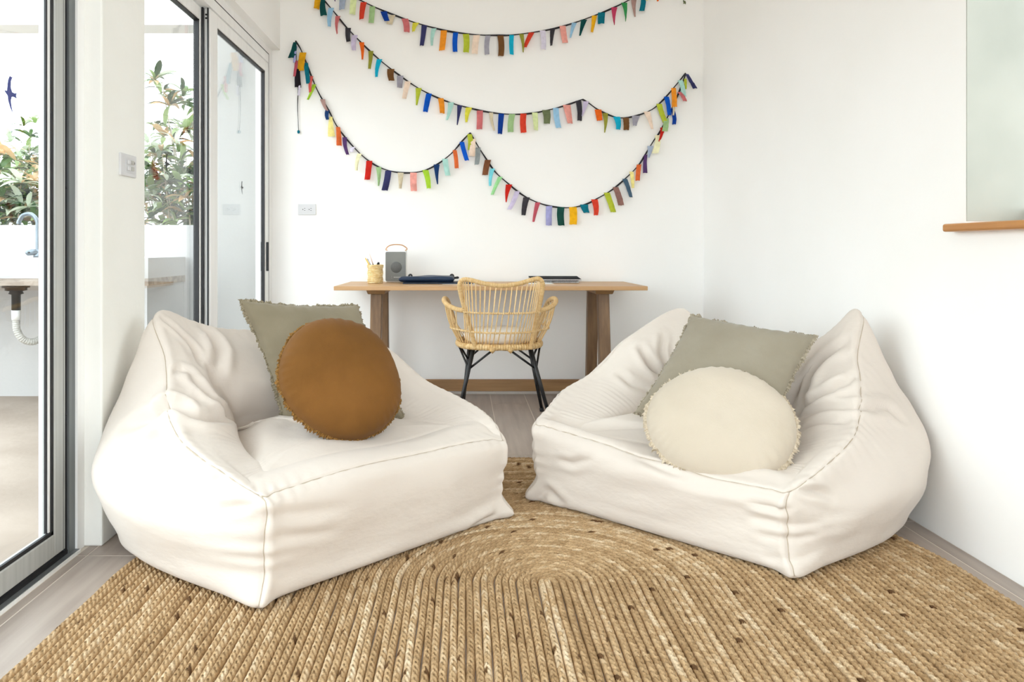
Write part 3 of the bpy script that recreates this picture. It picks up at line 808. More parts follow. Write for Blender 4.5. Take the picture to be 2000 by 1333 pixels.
foldsL = [
    ( [(-0.148, 0.602, 0.414), (-0.107, 0.519, 0.462), (-0.042, 0.511, 0.475), (-0.0, 0.446, 0.447), (0.07, 0.455, 0.432), (0.187, 0.563, 0.399)] , 0.026 , 0.02 ),
    ( [(-0.149, 0.485, 0.375), (-0.122, 0.438, 0.412), (-0.091, 0.385, 0.434)] , 0.016 , 0.016 ),
    ( [(0.067, 0.595, 0.545), (0.088, 0.567, 0.506), (0.11, 0.534, 0.477), (0.147, 0.544, 0.44), (0.193, 0.564, 0.386)] , 0.022 , 0.014 ),
    ( [(0.221, 0.85, 0.675), (0.236, 0.822, 0.658), (0.231, 0.743, 0.614), (0.203, 0.695, 0.581), (0.161, 0.642, 0.499)] , 0.02 , 0.018 ),
    ( [(0.042, 0.791, 0.741), (0.088, 0.767, 0.696), (0.13, 0.727, 0.637), (0.14, 0.667, 0.577)] , 0.01 , 0.01 ),
    ( [(-0.004, 0.609, 0.563), (0.038, 0.62, 0.571), (0.083, 0.598, 0.55)] , 0.009 , 0.012 ),
    ( [(-0.034, 0.537, 0.524), (0.0, 0.529, 0.516), (0.038, 0.515, 0.497)] , 0.007 , 0.012 ),
    ( [(-0.073, 0.114, 0.26), (-0.042, 0.07, 0.273), (-0.015, 0.018, 0.287)] , 0.007 , 0.012 ),
    ( [(-0.094, 0.211, 0.309), (-0.065, 0.156, 0.327), (-0.036, 0.088, 0.324)] , 0.006 , 0.014 ),
    ( [(0.782, -0.006, 0.022), (0.849, -0.01, 0.026), (0.899, -0.014, 0.038)] , 0.01 , 0.014 ),
    ( [(0.544, 0.532, 0.37), (0.441, 0.499, 0.363), (0.337, 0.46, 0.359)] , 0.006 , 0.02 ),
    ( [(0.013, -0.017, 0.261), (0.116, -0.025, 0.244), (0.25, -0.035, 0.231)] , 0.004 , 0.014 ),
    ( [(0.009, -0.016, 0.206), (0.115, -0.023, 0.18), (0.219, -0.026, 0.167)] , 0.004 , 0.013 ),
]
rimL = [(0.0, 0.312), (0.06, 0.314), (0.27, 0.318), (0.48, 0.32), (0.69, 0.315), (0.885, 0.30), (Wb, 0.292)]
bag1 = bean_bag('white canvas bean bag lounger against the cream pillar, holding the rust cushion', (-0.535, 1.976), (0.146, 2.626), Wb, rimL, (0.325, 0.34),
         sides(), sides(low=0.055, pk_a=0.07, pk_b=0.86, pk_z=0.655), backL, None, foldsL, (-1.172, 1), 21)
backR = [(0.72, 0.90, 0.60, 1.05, 0.93, 0.66, 0.33, 0.10), (0.47, 0.93, 0.60, 1.08, 0.95, 0.665, 0.33, 0.11), (0.25, 0.92, 0.63, 1.06, 0.94, 0.655, 0.33, 0.10)]
rimR = [(0.0, 0.305), (0.06, 0.303), (0.27, 0.288), (0.48, 0.262), (0.69, 0.248), (0.885, 0.255), (Wb, 0.262)]
foldsR = [
    ( [(0.095, 0.619, 0.565), (0.15, 0.609, 0.485), (0.204, 0.643, 0.438)] , 0.024 , 0.014 ),
    ( [(0.14, 0.737, 0.606), (0.167, 0.68, 0.539), (0.213, 0.657, 0.464)] , 0.014 , 0.012 ),
    ( [(0.058, 0.501, 0.45), (0.121, 0.508, 0.411), (0.172, 0.56, 0.39)] , 0.012 , 0.014 ),
    ( [(0.767, 0.557, 0.372), (0.778, 0.605, 0.462), (0.8, 0.672, 0.559), (0.895, 0.684, 0.64)] , 0.022 , 0.018 ),
    ( [(0.766, 0.562, 0.373), (0.861, 0.529, 0.468), (0.934, 0.548, 0.512), (0.956, 0.577, 0.533)] , 0.018 , 0.014 ),
    ( [(0.778, 0.535, 0.36), (0.883, 0.488, 0.423), (0.997, 0.469, 0.446), (1.059, 0.572, 0.437), (1.094, 0.598, 0.404)] , 0.016 , 0.014 ),
    ( [(0.807, 0.445, 0.333), (0.888, 0.435, 0.38), (0.985, 0.398, 0.402)] , 0.01 , 0.012 ),
    ( [(0.959, 0.032, 0.268), (0.989, 0.076, 0.255), (1.032, 0.136, 0.232)] , 0.012 , 0.011 ),
    ( [(0.834, -0.025, 0.211), (0.9, -0.023, 0.211), (0.959, -0.001, 0.214)] , 0.008 , 0.01 ),
    ( [(0.834, -0.022, 0.165), (0.958, 0.003, 0.163), (1.016, 0.076, 0.168)] , 0.008 , 0.01 ),
    ( [(0.866, -0.015, 0.121), (0.959, 0.008, 0.127), (1.001, 0.063, 0.13)] , 0.007 , 0.01 ),
    ( [(0.025, -0.015, 0.027), (0.078, -0.011, 0.067), (0.15, -0.016, 0.037)] , 0.012 , 0.014 ),
    ( [(0.452, -0.002, 0.262), (0.558, -0.016, 0.249), (0.625, -0.014, 0.242)] , 0.008 , 0.012 ),
    ( [(0.125, -0.018, 0.198), (0.187, -0.022, 0.197), (0.279, -0.031, 0.232)] , 0.007 , 0.012 ),
    ( [(0.878, -0.009, 0.055), (0.964, 0.003, 0.069), (1.004, 0.074, 0.081)] , 0.005 , 0.01 ),
]
bag2 = bean_bag('white canvas bean bag lounger against the right wall, holding the cream cushion', (0.269, 2.811), (0.955, 2.149), Wb, rimR, (0.275, 0.29),
         sides(low=0.035, dz=-0.02, pk_a=0.10, pk_b=0.90, pk_z=0.688), sides(dz=-0.045, pk_a=0.028, pk_b=0.80, pk_z=0.73), backR, None, foldsR, (1.597, -1), 33)

# ------------------------------------------------------------------ cushions
def fringe_strip(name, loop, outdir, nrm, width, mat, parent, seed, lay=0.0):
    """frayed ruffled edging following a closed loop of rim points"""
    rs = np.random.RandomState(seed)
    loop = np.asarray(loop)
    # resample finely
    rep = 3
    loop = np.concatenate([loop[i] + (np.roll(loop, -1, 0)[i] - loop[i]) * np.linspace(0, 1, rep, endpoint=False)[:, None] for i in range(len(loop))])
    outdir = np.repeat(outdir, rep, 0); n = len(loop)
    s = np.arange(n) / rep
    sm = lambda k: np.convolve(np.concatenate([rs.randn(n + k)]), np.ones(k) / math.sqrt(k), 'valid')[:n]
    ruf = width * (0.30 * sm(14) + 0.25 * sm(5) + 0.16 * rs.randn(n))
    wd = width * (0.80 + 0.18 * sm(22) + 0.16 * sm(3) + 0.16 * rs.randn(n)); wd = np.clip(wd, 0.3 * width, 1.6 * width)
    back = nrm * 0.0022
    o2 = outdir * (1 - 0.55 * lay) - nrm * lay          # edging folded towards the back
    r0 = loop - outdir * 0.008 - back; r1 = loop + o2 * (wd * 0.45)[:, None] + nrm * (ruf * 0.5)[:, None]
    r2 = loop + o2 * wd[:, None] + nrm * ruf[:, None]
    f0 = loop - outdir * 0.008 + back; f1 = r1 + nrm * 0.0035
    V = np.concatenate([r0, r1, r2, f1, f0]); Fc = []
    for i in range(n):
        j = (i + 1) % n
        for k in range(4):
            Fc.append((k * n + i, k * n + j, (k + 1) * n + j, (k + 1) * n + i))
    return mesh_obj(name, V, Fc, mat, parent, smooth=False)

def square_cushion(name, label, TL, TR, BL, BR, thick, mat, fmat, seed, group, pinch=0.07, bend=None):
    TL, TR, BL, BR = (np.array(p, float) for p in (TL, TR, BL, BR))
    n = 56
    g = np.linspace(-1, 1, n)
    x, y = np.meshgrid(g, g, indexing='ij')
    nr = np.cross(TR - TL, TL - BL); nr /= np.linalg.norm(nr)
    if nr[1] > 0: nr = -nr
    px = x * (1 - pinch * (1 - y ** 2) ** 1.0 * np.abs(x) ** 2); py = y * (1 - pinch * (1 - x ** 2) * np.abs(y) ** 2)
    def mp(px, py):
        s, t = (px + 1) / 2, (py + 1) / 2
        return ((1 - s) * (1 - t))[..., None] * BL + (s * (1 - t))[..., None] * BR + ((1 - s) * t)[..., None] * TL + (s * t)[..., None] * TR
    base = mp(px, py)
    prof = ((1 - x ** 2) * (1 - y ** 2)) ** 0.42
    P3 = np.stack([x, y, x * 0], -1)
    wr = 0.05 * vnoise(P3 * np.array([1.1, 1.1, 1]), seed) + 0.03 * vnoise(P3 * np.array([2.6, 1.7, 1]), seed + 1)
    edge = np.clip(1 - np.maximum(np.abs(x), np.abs(y)), 0, 1)
    puck = 0.05 * np.sin(np.arctan2(y, x) * 34 + seed) * np.exp(-(edge / 0.16) ** 2) * np.clip(edge / 0.03, 0, 1)
    hf = thick / 2 * (prof + (wr + puck) * prof ** 0.5)
    front = base + nr * hf[..., None]; bk = base - nr * (thick / 2 * prof)[..., None]
    sag = np.zeros_like(x)
    if bend is not None:
        off = bend * ((1 - x ** 2))[..., None] * nr
        front = front + off; bk = bk + off; base = base + off
    e = thing(name, label, 'cushion', tuple(base.mean((0, 1)) - np.array([0, 0, 0.2])), group)
    def sheet(nm, S, flip):
        idx = (np.arange(n - 1)[:, None] * n + np.arange(n - 1)[None, :]).reshape(-1)
        Fc = np.stack([idx, idx + n, idx + n + 1, idx + 1], 1)
        if flip: Fc = Fc[:, ::-1]
        return mesh_obj(nm, S.reshape(-1, 3), Fc, mat, e)
    sheet('front_cover', front, False); sheet('back_cover', bk, True)
    m_ = 64
    q = np.linspace(-1, 1, m_, endpoint=False)
    lx = np.concatenate([q, np.ones(m_), -q, -np.ones(m_)]); ly = np.concatenate([-np.ones(m_), q, np.ones(m_), -q])
    fx = lx * (1 - pinch * (1 - ly ** 2) * np.abs(lx) ** 2); fy = ly * (1 - pinch * (1 - lx ** 2) * np.abs(ly) ** 2)
    loop = mp(fx, fy)
    if bend is not None: loop = loop + (bend * (1 - lx ** 2))[:, None] * nr
    c = loop.mean(0)
    tang = np.roll(loop, -1, 0) - np.roll(loop, 1, 0)
    od = np.cross(tang, nr); od /= np.linalg.norm(od, axis=1)[:, None]
    od *= np.sign(np.sum(od * (loop - c), 1))[:, None]
    fringe_strip('fringe', loop, od, nr, 0.013, fmat, e, seed, 0.35)
    return e

def round_cushion(name, label, c, normal, rx, ry, roll, thick, mat, fmat, seed, group, lay=0.8):
    c = np.array(c, float); nr = np.array(normal, float); nr /= np.linalg.norm(nr)
    rt = np.cross(np.array([0, 0, 1.0]), nr); rt /= np.linalg.norm(rt); rt = -rt if rt[0] < 0 else rt
    up = np.cross(nr, rt); up = up if up[2] > 0 else -up
    ca, sa = math.cos(roll), math.sin(roll)
    e1 = rt * ca + up * sa; e2 = -rt * sa + up * ca
    na, nrad = 180, 34
    a = np.linspace(0, 2 * math.pi, na, endpoint=False)[:, None]; rr = (np.linspace(0, 1, nrad) ** 0.8)[None, :]
    X = rr * np.cos(a); Y = rr * np.sin(a)
    wob = 1 + 0.012 * np.sin(3 * a + seed) + 0.008 * np.sin(5 * a)
    prof = (1 - rr ** 2.8) ** 0.5
    P3 = np.stack([X, Y, X * 0], -1)
    wr = 0.045 * vnoise(P3, seed) + 0.02 * vnoise(P3 * 2.3, seed + 2)
    puck = 0.04 * (np.sin(a * 41 + 2 * np.sin(a * 5)) * (0.6 + 0.4 * np.sin(a * 3 + seed))) * np.exp(-((1 - rr) / 0.13) ** 2) * np.clip((1 - rr) / 0.03, 0, 1)
    base = c + (X * rx * wob)[..., None] * e1 + (Y * ry * wob)[..., None] * e2
    front = base + nr * (thick / 2 * (prof + wr * np.sqrt(prof) + puck))[..., None]
    bk = base - nr * (thick / 2 * prof)[..., None]
    e = thing(name, label, 'cushion', tuple(c - np.array([0, 0, ry * 0.8])), group)
    def sheet(nm, S, flip):
        i = np.arange(na)[:, None]; j = np.arange(nrad - 1)[None, :]; i2 = (i + 1) % na
        Fc = np.stack([i * nrad + j, i * nrad + j + 1, i2 * nrad + j + 1, i2 * nrad + j], -1).reshape(-1, 4)
        if flip: Fc = Fc[:, ::-1]
        return mesh_obj(nm, S.reshape(-1, 3), Fc, mat, e)
    sheet('front_cover', front, True); sheet('back_cover', bk, False)
    m_ = 300
    al = np.linspace(0, 2 * math.pi, m_, endpoint=False)
    wl = 1 + 0.012 * np.sin(3 * al + seed) + 0.008 * np.sin(5 * al)
    loop = c + (np.cos(al) * rx * wl)[:, None] * e1 + (np.sin(al) * ry * wl)[:, None] * e2
    od = (np.cos(al))[:, None] * e1 + (np.sin(al))[:, None] * e2
    fringe_strip('fringe', loop, od, nr, 0.017, fmat, e, seed, lay)
    return e

square_cushion('square_cushion', 'olive grey square linen cushion with frayed edge behind the rust cushion',
               (-0.835, 2.75, 0.782), (-0.425, 2.95, 0.748), (-0.628, 2.615, 0.345), (-0.225, 2.80, 0.33), 0.15, M['linen_olive'], M['fringe_olive'], 4, 'scatter cushions')
round_cushion('round_cushion', 'rust brown round cushion with frayed edge', (-0.422, 2.54, 0.528), (0.36, -0.80, 0.46), 0.200, 0.224, 0.6, 0.225,
              M['linen_rust'], M['fringe_rust'], 6, 'scatter cushions')
square_cushion('square_cushion', 'taupe square linen cushion with frayed edge behind the cream cushion',
               (0.927, 3.0, 0.702), (1.30, 2.72, 0.652), (0.640, 2.75, 0.362), (1.035, 2.49, 0.335), 0.13, M['linen_taupe'], M['fringe_taupe'], 8, 'scatter cushions')
round_cushion('round_cushion', 'cream round linen cushion with frayed edge', (0.868, 2.495, 0.384), (-0.20, -0.64, 0.74), 0.240, 0.222, 0.0, 0.19,
              M['linen_cream'], M['fringe_cream'], 10, 'scatter cushions', lay=0.35)

# ------------------------------------------------------------------ desk
DT = 0.757
dk = thing('trestle_desk', 'long oak trestle desk against the white back wall', 'desk', (0.159, 4.6, 0))
def taper_prism(name, x0, x1, top, bot, mat, parent, bev=0.003):
    """leg: x range constant, (y0,y1,z) at top and bottom"""
    (ty0, ty1, tz), (by0, by1, bz) = top, bot
    v = [(x0, by0, bz), (x1, by0, bz), (x1, by1, bz), (x0, by1, bz), (x0, ty0, tz), (x1, ty0, tz), (x1, ty1, tz), (x0, ty1, tz)]
    f = [(0, 3, 2, 1), (4, 5, 6, 7), (0, 1, 5, 4), (1, 2, 6, 5), (2, 3, 7, 6), (3, 0, 4, 7)]
    o = mesh_obj(name, v, f, mat, parent, smooth=False)
    return bevel_me(o, bev, 1)
box('desk_top', -0.753, 1.071, 4.28, 4.93, DT - 0.024, DT, M['oak_top'], dk, bevel=0.002, seg=1)
for cx in (-0.522, 0.840):
    # cap beam with undercut ends
    x0, x1 = cx - 0.057, cx + 0.06
    v = [(x0 + 0.008, 4.40, 0.704), (x1 - 0.008, 4.40, 0.704), (x1 - 0.008, 4.81, 0.704), (x0 + 0.008, 4.81, 0.704),
         (x0, 4.375, 0.7335), (x1, 4.375, 0.7335), (x1, 4.835, 0.7335), (x0, 4.835, 0.7335)]
    f = [(0, 3, 2, 1), (4, 5, 6, 7), (0, 1, 5, 4), (1, 2, 6, 5), (2, 3, 7, 6), (3, 0, 4, 7)]
    bevel_me(mesh_obj('cap_beam', v, f, M['oak'], dk, smooth=False), 0.003, 1)
    taper_prism('leg', cx - 0.033, cx + 0.033, (4.41, 4.475, 0.705), (4.31, 4.375, 0.0), M['oak_leg'], dk)
    taper_prism('leg', cx - 0.033, cx + 0.033, (4.76, 4.825, 0.705), (4.835, 4.90, 0.0), M['oak_leg'], dk)
    box('foot_rail', cx - 0.022, cx + 0.022, 4.36, 4.85, 0.05, 0.128, M['oak_leg'], dk, bevel=0.003, seg=1)
box('stretcher', -0.50, 0.818, 4.795, 4.83, 0.048, 0.122, M['oak'], dk, bevel=0.003, seg=1)

# ------------------------------------------------------------------ rattan armchair
CX = 0.206
ch = thing('rattan_armchair', 'rattan armchair with black metal legs pulled up to the desk', 'chair', (CX, 4.25, 0))
SZ = 0.433
def rim_pt(th, grow=0.0, z=SZ):
    c, s = math.cos(th), math.sin(th)
    e = 2 / 2.6
    return np.array([CX + (0.235 + grow) * math.copysign(abs(c) ** e, c), 4.275 + (0.235 + grow) * math.copysign(abs(s) ** e, s), z])
rim = np.array([rim_pt(a) for a in np.linspace(0, 2 * math.pi, 96, endpoint=False)])
tube('seat_rim', rim, 0.0175 + 0.0012 * np.sin(np.arange(96) * 2.6), M['wrap_rim'], ch, 12, closed=True)
seat_slats = []
# back frame: a wrapped loop
fr_uv = [(929, 682, 4.06), (922, 655, 4.045), (914, 625, 4.02), (906, 598, 3.99), (900, 574, 3.965), (897.5, 557, 3.95), (903, 547.5, 3.945), (917, 547, 3.945),
         (945, 554, 3.94), (979, 558.5, 3.935), (1012, 554.5, 3.94), (1042, 546, 3.945), (1054, 545.5, 3.945), (1060, 556, 3.95), (1057.5, 577, 3.965), (1052.5, 602, 3.99), (1046, 630, 4.02), (1041, 656, 4.045), (1036, 682, 4.06)]
frame = catmull([loc_at(*p) for p in fr_uv], 8)
tube('back_frame', frame, 0.0125, M['wrap'], ch, 12)
# armrests continue the upper binding row
def arm_pts(sgn):
    return [(CX + sgn * 0.205, 4.005, 0.640), (CX + sgn * 0.245, 4.03, 0.645), (CX + sgn * 0.29, 4.075, 0.662), (CX + sgn * 0.312, 4.13, 0.680), (CX + sgn * 0.315, 4.19, 0.690),
            (CX + sgn * 0.308, 4.27, 0.686), (CX + sgn * 0.298, 4.36, 0.665), (CX + sgn * 0.285, 4.43, 0.62), (CX + sgn * 0.262, 4.475, 0.54), (CX + sgn * 0.235, 4.48, 0.45)]
arms = {}
for sgn in (-1, 1):
    arms[sgn] = catmull(arm_pts(sgn), 10)
    tube('armrest', arms[sgn], 0.0135, M['wrap'], ch, 12)
# spindles of the back
top_curve = frame[5 * 8 + 6: 13 * 8 + 3]
nb = 24
rows_hi, rows_lo = [], []
def on_curve(cv, t):
    x = t * (len(cv) - 1); i = min(int(x), len(cv) - 2)
    return cv[i] + (cv[i + 1] - cv[i]) * (x - i)
for i in range(nb):
    t = (i + 0.5) / nb
    top = on_curve(top_curve, t)
    th = math.radians(-90 - 52 + 104 * t)
    bot = rim_pt(th, 0.0, SZ + 0.012)
    mid = 0.5 * (top + bot) + np.array([0, -0.022 - 0.014 * (1 - (2 * t - 1) ** 2), 0])
    P = catmull([bot, mid, top], 6)
    tube('spindle', P, 0.0036, M['rattan'], ch, 6)
    def at_z(z):
        k = np.argmin(np.abs(P[:, 2] - z)); return P[k]
    zs = P[:, 2]
    rows_hi.append(np.array([np.interp(0.632 - 0.004 * math.sin(math.pi * t), zs, P[:, j]) for j in range(3)]))
    rows_lo.append(np.array([np.interp(0.523 - 0.006 * math.sin(math.pi * t), zs, P[:, j]) for j in range(3)]))
# spindles of the arms
rows_arm = {-1: [], 1: []}
for sgn in (-1, 1):
    for i in range(11):
        t = (i + 0.4) / 11
        top = on_curve(arms[sgn][8:78], t)
        a0 = math.radians(-90 + 54) ; a1 = math.radians(48)
        th = a0 + (a1 - a0) * t
        bot = rim_pt(th, 0.0, SZ + 0.01)
        if sgn < 0: bot[0] = 2 * CX - bot[0]
        mid = 0.5 * (top + bot) + np.array([sgn * 0.014, -0.004, 0])
        P = catmull([bot, mid, top], 5)
        tube('spindle', P, 0.0034, M['rattan'], ch, 6)
        zs = P[:, 2]
        if zs[-1] > 0.535: rows_arm[sgn].append(np.array([np.interp(0.528, zs, P[:, j]) for j in range(3)]))
M['cord'] = wrapped('twisted_cane_cord', 'd8b074', 'efd3a2', 0.012, 1.0)
out = np.array([0, -0.004, 0])
r_hi = catmull([frame[26] ] + [p + out for p in rows_hi] + [frame[-27]], 5)
tube('binding_row', r_hi, 0.0058 + 0.0012 * np.sin(np.arange(len(r_hi)) * 1.9), M['cord'], ch, 8)
r_lo = catmull([p + np.array([-0.004, 0, 0]) for p in reversed(rows_arm[-1])] + [p + out for p in rows_lo] + [p + np.array([0.004, 0, 0]) for p in rows_arm[1]], 5)
tube('binding_row', r_lo, 0.0056 + 0.0012 * np.sin(np.arange(len(r_lo)) * 1.9), M['cord'], ch, 8)
# seat deck and cushion
dk_pts = [rim_pt(a, -0.012, SZ - 0.004) for a in np.linspace(0, 2 * math.pi, 48, endpoint=False)]
Vd = [tuple(p) for p in dk_pts] + [(p[0], p[1], p[2] - 0.008) for p in dk_pts]
mesh_obj('seat_deck', Vd, [tuple(range(48)), tuple(range(95, 47, -1))] + [(i, i + 48, (i + 1) % 48 + 48, (i + 1) % 48) for i in range(48)], M['rattan'], ch, smooth=False)
prof = [(0.0, 0.086), (0.12, 0.085), (0.175, 0.078), (0.198, 0.062), (0.204, 0.044), (0.197, 0.022), (0.17, 0.006), (0.0, 0.003)]
cu = lathe('seat_cushion', prof, (CX, 4.275, SZ), M['cushion'], None, 48)
tag(cu, 'white padded cushion on the rattan armchair', 'cushion')
# legs and braces
legs = [((CX - 0.150, 4.085, 0.425), (-0.042, 4.035, 0.0)), ((CX + 0.165, 4.085, 0.425), (0.486, 4.035, 0.0)),
        ((CX - 0.165, 4.44, 0.425), (-0.006, 4.42, 0.0)), ((CX + 0.185, 4.44, 0.425), (0.472, 4.42, 0.0))]
side_pts = [((CX - 0.232, 4.22, 0.42), (CX - 0.045, 4.045, 0.418)), ((CX + 0.232, 4.22, 0.42), (CX + 0.05, 4.045, 0.418)),
            ((CX - 0.232, 4.30, 0.42), (CX - 0.05, 4.50, 0.418)), ((CX + 0.232, 4.30, 0.42), (CX + 0.05, 4.50, 0.418))]
for (tp_, ft), (s1, s2) in zip(legs, side_pts):
    a = np.array(tp_); b_ = np.array(ft)
    lg = tube('leg', [a, a + (b_ - a) * 0.5, b_ + np.array([0, 0, 0.004])], [0.0125, 0.011, 0.0095], M['black_steel'], ch, 12)
    tube('foot_cap', [b_ + (a - b_) * 0.05, b_], [0.0125, 0.0135], M['black_plastic'], lg, 12)
    q = a + (b_ - a) * 0.27
    tube('brace', [q, np.array(s1)], 0.006, M['black_steel'], ch, 8)
    tube('brace', [q, np.array(s2)], 0.006, M['black_steel'], ch, 8)
for dx in (-0.047, 0.052):
    tube('lashing', [(CX + dx - 0.012, 4.038, SZ - 0.006), (CX + dx, 4.030, SZ - 0.012), (CX + dx + 0.012, 4.038, SZ - 0.006)], [0.012, 0.021, 0.012], M['wrap_rim'], ch, 10)

# ------------------------------------------------------------------ things on the desk
# pencil cup: coiled sea grass
PCX, PCY = -0.559, 4.68
cup = thing('pencil_cup', 'coiled straw pencil cup on the desk beside the grey speaker', 'pencil cup', (PCX, PCY, DT))
M['straw'] = pm('straw_coil', 'd9b878', 'efdcae', rough=0.7, vscale=60, vstretch=(1, 1, 0.3), lo=0.3, hi=0.7, bump=0.2, bscale=150, bdist=0.001, rand=0.1)
for k in range(12):
    z = DT + 0.006 + k * 0.0097
    rad = 0.0445 + 0.0018 * math.sin(k * 1.3) + (0.002 if k > 9 else 0)
    a = np.linspace(0, 2 * math.pi, 40, endpoint=False)
    tube('coil', np.stack([PCX + rad * np.cos(a), PCY + rad * np.sin(a), z + 0.0008 * np.sin(3 * a + k)], 1), 0.0052, M['straw'], cup, 8, closed=True)
lathe('cup_bottom', [(0, 0.002), (0.042, 0.002), (0.042, 0.008), (0, 0.008)], (PCX, PCY, DT), M['straw'], cup, 24)
M['pencil_yellow'] = pm('yellow_pencil', 'e8b53a', 'efc24e', rough=0.4, vscale=20)
M['pencil_black'] = pm('black_pencil', '2a2326', '352c2e', rough=0.4, vscale=20)
M['pencil_pink'] = pm('pale_pink_wood', 'e9c9bb', 'f0d8cc', rough=0.5, vscale=20)
M['pen_grey'] = pm('grey_pen', '9c9690', 'b4aeaa', rough=0.4, vscale=20)
def rod(name, label, p0, p1, r, m1, tipm, tip, cat):
    p0 = np.array(p0); p1 = np.array(p1)
    e = thing(name, label, cat, tuple(p0), 'writing tools in the straw cup')
    tube('shaft', [p0, p0 + (p1 - p0) * (1 - tip)], r, m1, e, 6)
    tube('tip', [p0 + (p1 - p0) * (1 - tip), p1], [r * 0.95, r * 0.6], tipm, e, 6)
Yc = PCY
def at_cup(u, v, dy=0.0): return loc_at(u, v, Yc + dy)
inside = lambda dx, dy: np.array([PCX + dx, PCY + dy, DT + 0.012])
rod('pencil', 'yellow pencil leaning left in the straw cup', inside(0.02, -0.01), at_cup(713.5, 504), 0.0042, M['pencil_yellow'], M['pencil_yellow'], 0.08, 'pencil')
rod('pencil', 'black pencil with pale pink end standing in the straw cup', inside(0.02, 0.015), at_cup(721.5, 496), 0.0036, M['pencil_black'], M['pencil_pink'], 0.38, 'pencil')
rod('pen', 'thin grey pen between the two pencils in the cup', inside(0.024, 0.0), at_cup(717.5, 505.5), 0.003, M['pen_grey'], M['pencil_black'], 0.06, 'pen')
rod('pen', 'short black marker showing its cap at the cup rim', inside(-0.005, 0.01), at_cup(739.5, 512.5), 0.0095, M['black_plastic'], M['black_plastic'], 0.1, 'marker')

# speaker
SX0, SX1, SY0, SY1, SZ0, SZ1 = -0.507, -0.375, 4.80, 4.885, DT, DT + 0.203
sp = thing('speaker', 'grey portable speaker with leather loop handle on the desk', 'speaker', ((SX0 + SX1) / 2, 4.84, DT))
M['speaker_grey'] = pm('speaker_grey', '6f6f6b', '7a7a75', rough=0.35, vscale=6)
M['speaker_dark'] = pm('speaker_grille', '5a5a57', '626260', rough=0.6, vscale=300)
M['leather'] = pm('tan_leather', 'b98a63', 'c99a74', rough=0.6, vscale=40)
box('body', SX0 - 0.002, SX1 + 0.002, SY0 + 0.006, SY1, SZ0, SZ1 + 0.004, M['white_plastic'], sp, bevel=0.008, seg=3)
def rrect(x0, x1, z0, z1, r, n=6):
    P = []
    for cx_, cz_, a0 in ((x1 - r, z1 - r, 0), (x0 + r, z1 - r, 90), (x0 + r, z0 + r, 180), (x1 - r, z0 + r, 270)):
        for k in range(n + 1):
            a = math.radians(a0 + 90 * k / n); P.append((cx_ + r * math.cos(a), cz_ + r * math.sin(a)))
    return P
def plate(name, P, y0, y1, mat, parent):
    n = len(P)
    V = [(x, y0, z) for x, z in P] + [(x, y1, z) for x, z in P]
    Fc = [tuple(range(n)), tuple(range(2 * n - 1, n - 1, -1))] + [(i, i + n, (i + 1) % n + n, (i + 1) % n) for i in range(n)]
    return mesh_obj(name, V, Fc, mat, parent, smooth=False)
fp = plate('front_panel', rrect(SX0, SX1, SZ0 + 0.008, SZ1 - 0.004, 0.009), SY0, SY0 + 0.008, M['speaker_grey'], sp)
lathe('grille', [(0, -0.0012), (0.034, -0.0012), (0.036, 0.0), (0.036, 0.002), (0, 0.002)], ((SX0 + SX1) / 2 + 0.004, SY0, SZ0 + 0.098), M['speaker_dark'], sp, 40, 'Y')
M['print'] = pm('pale_print', 'd5d3cc', rough=0.6)
lx = (SX0 + SX1) / 2 - 0.012
marks = [(lx - 0.0155, lx - 0.011, SZ0 + 0.0385, SZ0 + 0.0395), (lx - 0.0155, lx - 0.011, SZ0 + 0.0275, SZ0 + 0.0285)]
xk = lx
for w in (0.006, 0.003, 0.005, 0.004, 0.006, 0.003, 0.005, 0.004, 0.005):
    marks.append((xk, xk + w - 0.0008, SZ0 + 0.0315, SZ0 + 0.0355)); xk += w + 0.0006
boxes('printed_mark', [(a, b_, SY0 - 0.0004, SY0 + 0.0002, c, d) for a, b_, c, d in marks], M['print'], sp)
hx0, hx1 = SX0 + 0.004, SX1 - 0.002
tube('handle', catmull([(hx0 + 0.008, 4.84, SZ1 + 0.002), (hx0 - 0.005, 4.84, SZ1 + 0.012), (hx0 + 0.012, 4.84, SZ1 + 0.033), (hx0 + 0.045, 4.84, SZ1 + 0.043), (hx0 + 0.09, 4.84, SZ1 + 0.042),
                        (hx1 - 0.012, 4.84, SZ1 + 0.033), (hx1 + 0.007, 4.84, SZ1 + 0.016), (hx1 - 0.006, 4.84, SZ1 + 0.002)], 8), 0.0015, M['leather'], sp, 8, flat=2.5)

# laptop sleeve, soft and a little wavy
def soft_slab(name, x0, x1, y0, y1, z0, h, mat, parent, wave=0.0, edge=0.02, seed=1):
    nx_, ny_ = 40, 24
    X = np.linspace(-1, 1, nx_)[:, None] + np.zeros((1, ny_)); Yg = np.linspace(-1, 1, ny_)[None, :] + np.zeros((nx_, 1))
    pr = ((1 - np.abs(X) ** 14) * (1 - np.abs(Yg) ** 10)) ** 0.4
    xs = (x0 + x1) / 2 + X * (x1 - x0) / 2; ys = (y0 + y1) / 2 + Yg * (y1 - y0) / 2
    wv = wave * np.sin(X * 2.6 + 0.6) * (0.6 + 0.4 * Yg) + wave * 0.4 * np.sin(X * 6 + Yg * 2)
    top = z0 + h / 2 + (h / 2 + wv) * pr; botm = z0 + h / 2 - (h / 2) * pr
    V = np.concatenate([np.stack([xs, ys, top], -1).reshape(-1, 3), np.stack([xs, ys, botm], -1).reshape(-1, 3)])
    idx = (np.arange(nx_ - 1)[:, None] * ny_ + np.arange(ny_ - 1)[None, :]).reshape(-1)
    q = np.stack([idx, idx + ny_, idx + ny_ + 1, idx + 1], 1)
    return mesh_obj(name, V, np.concatenate([q, q[:, ::-1] + nx_ * ny_]), mat, parent)
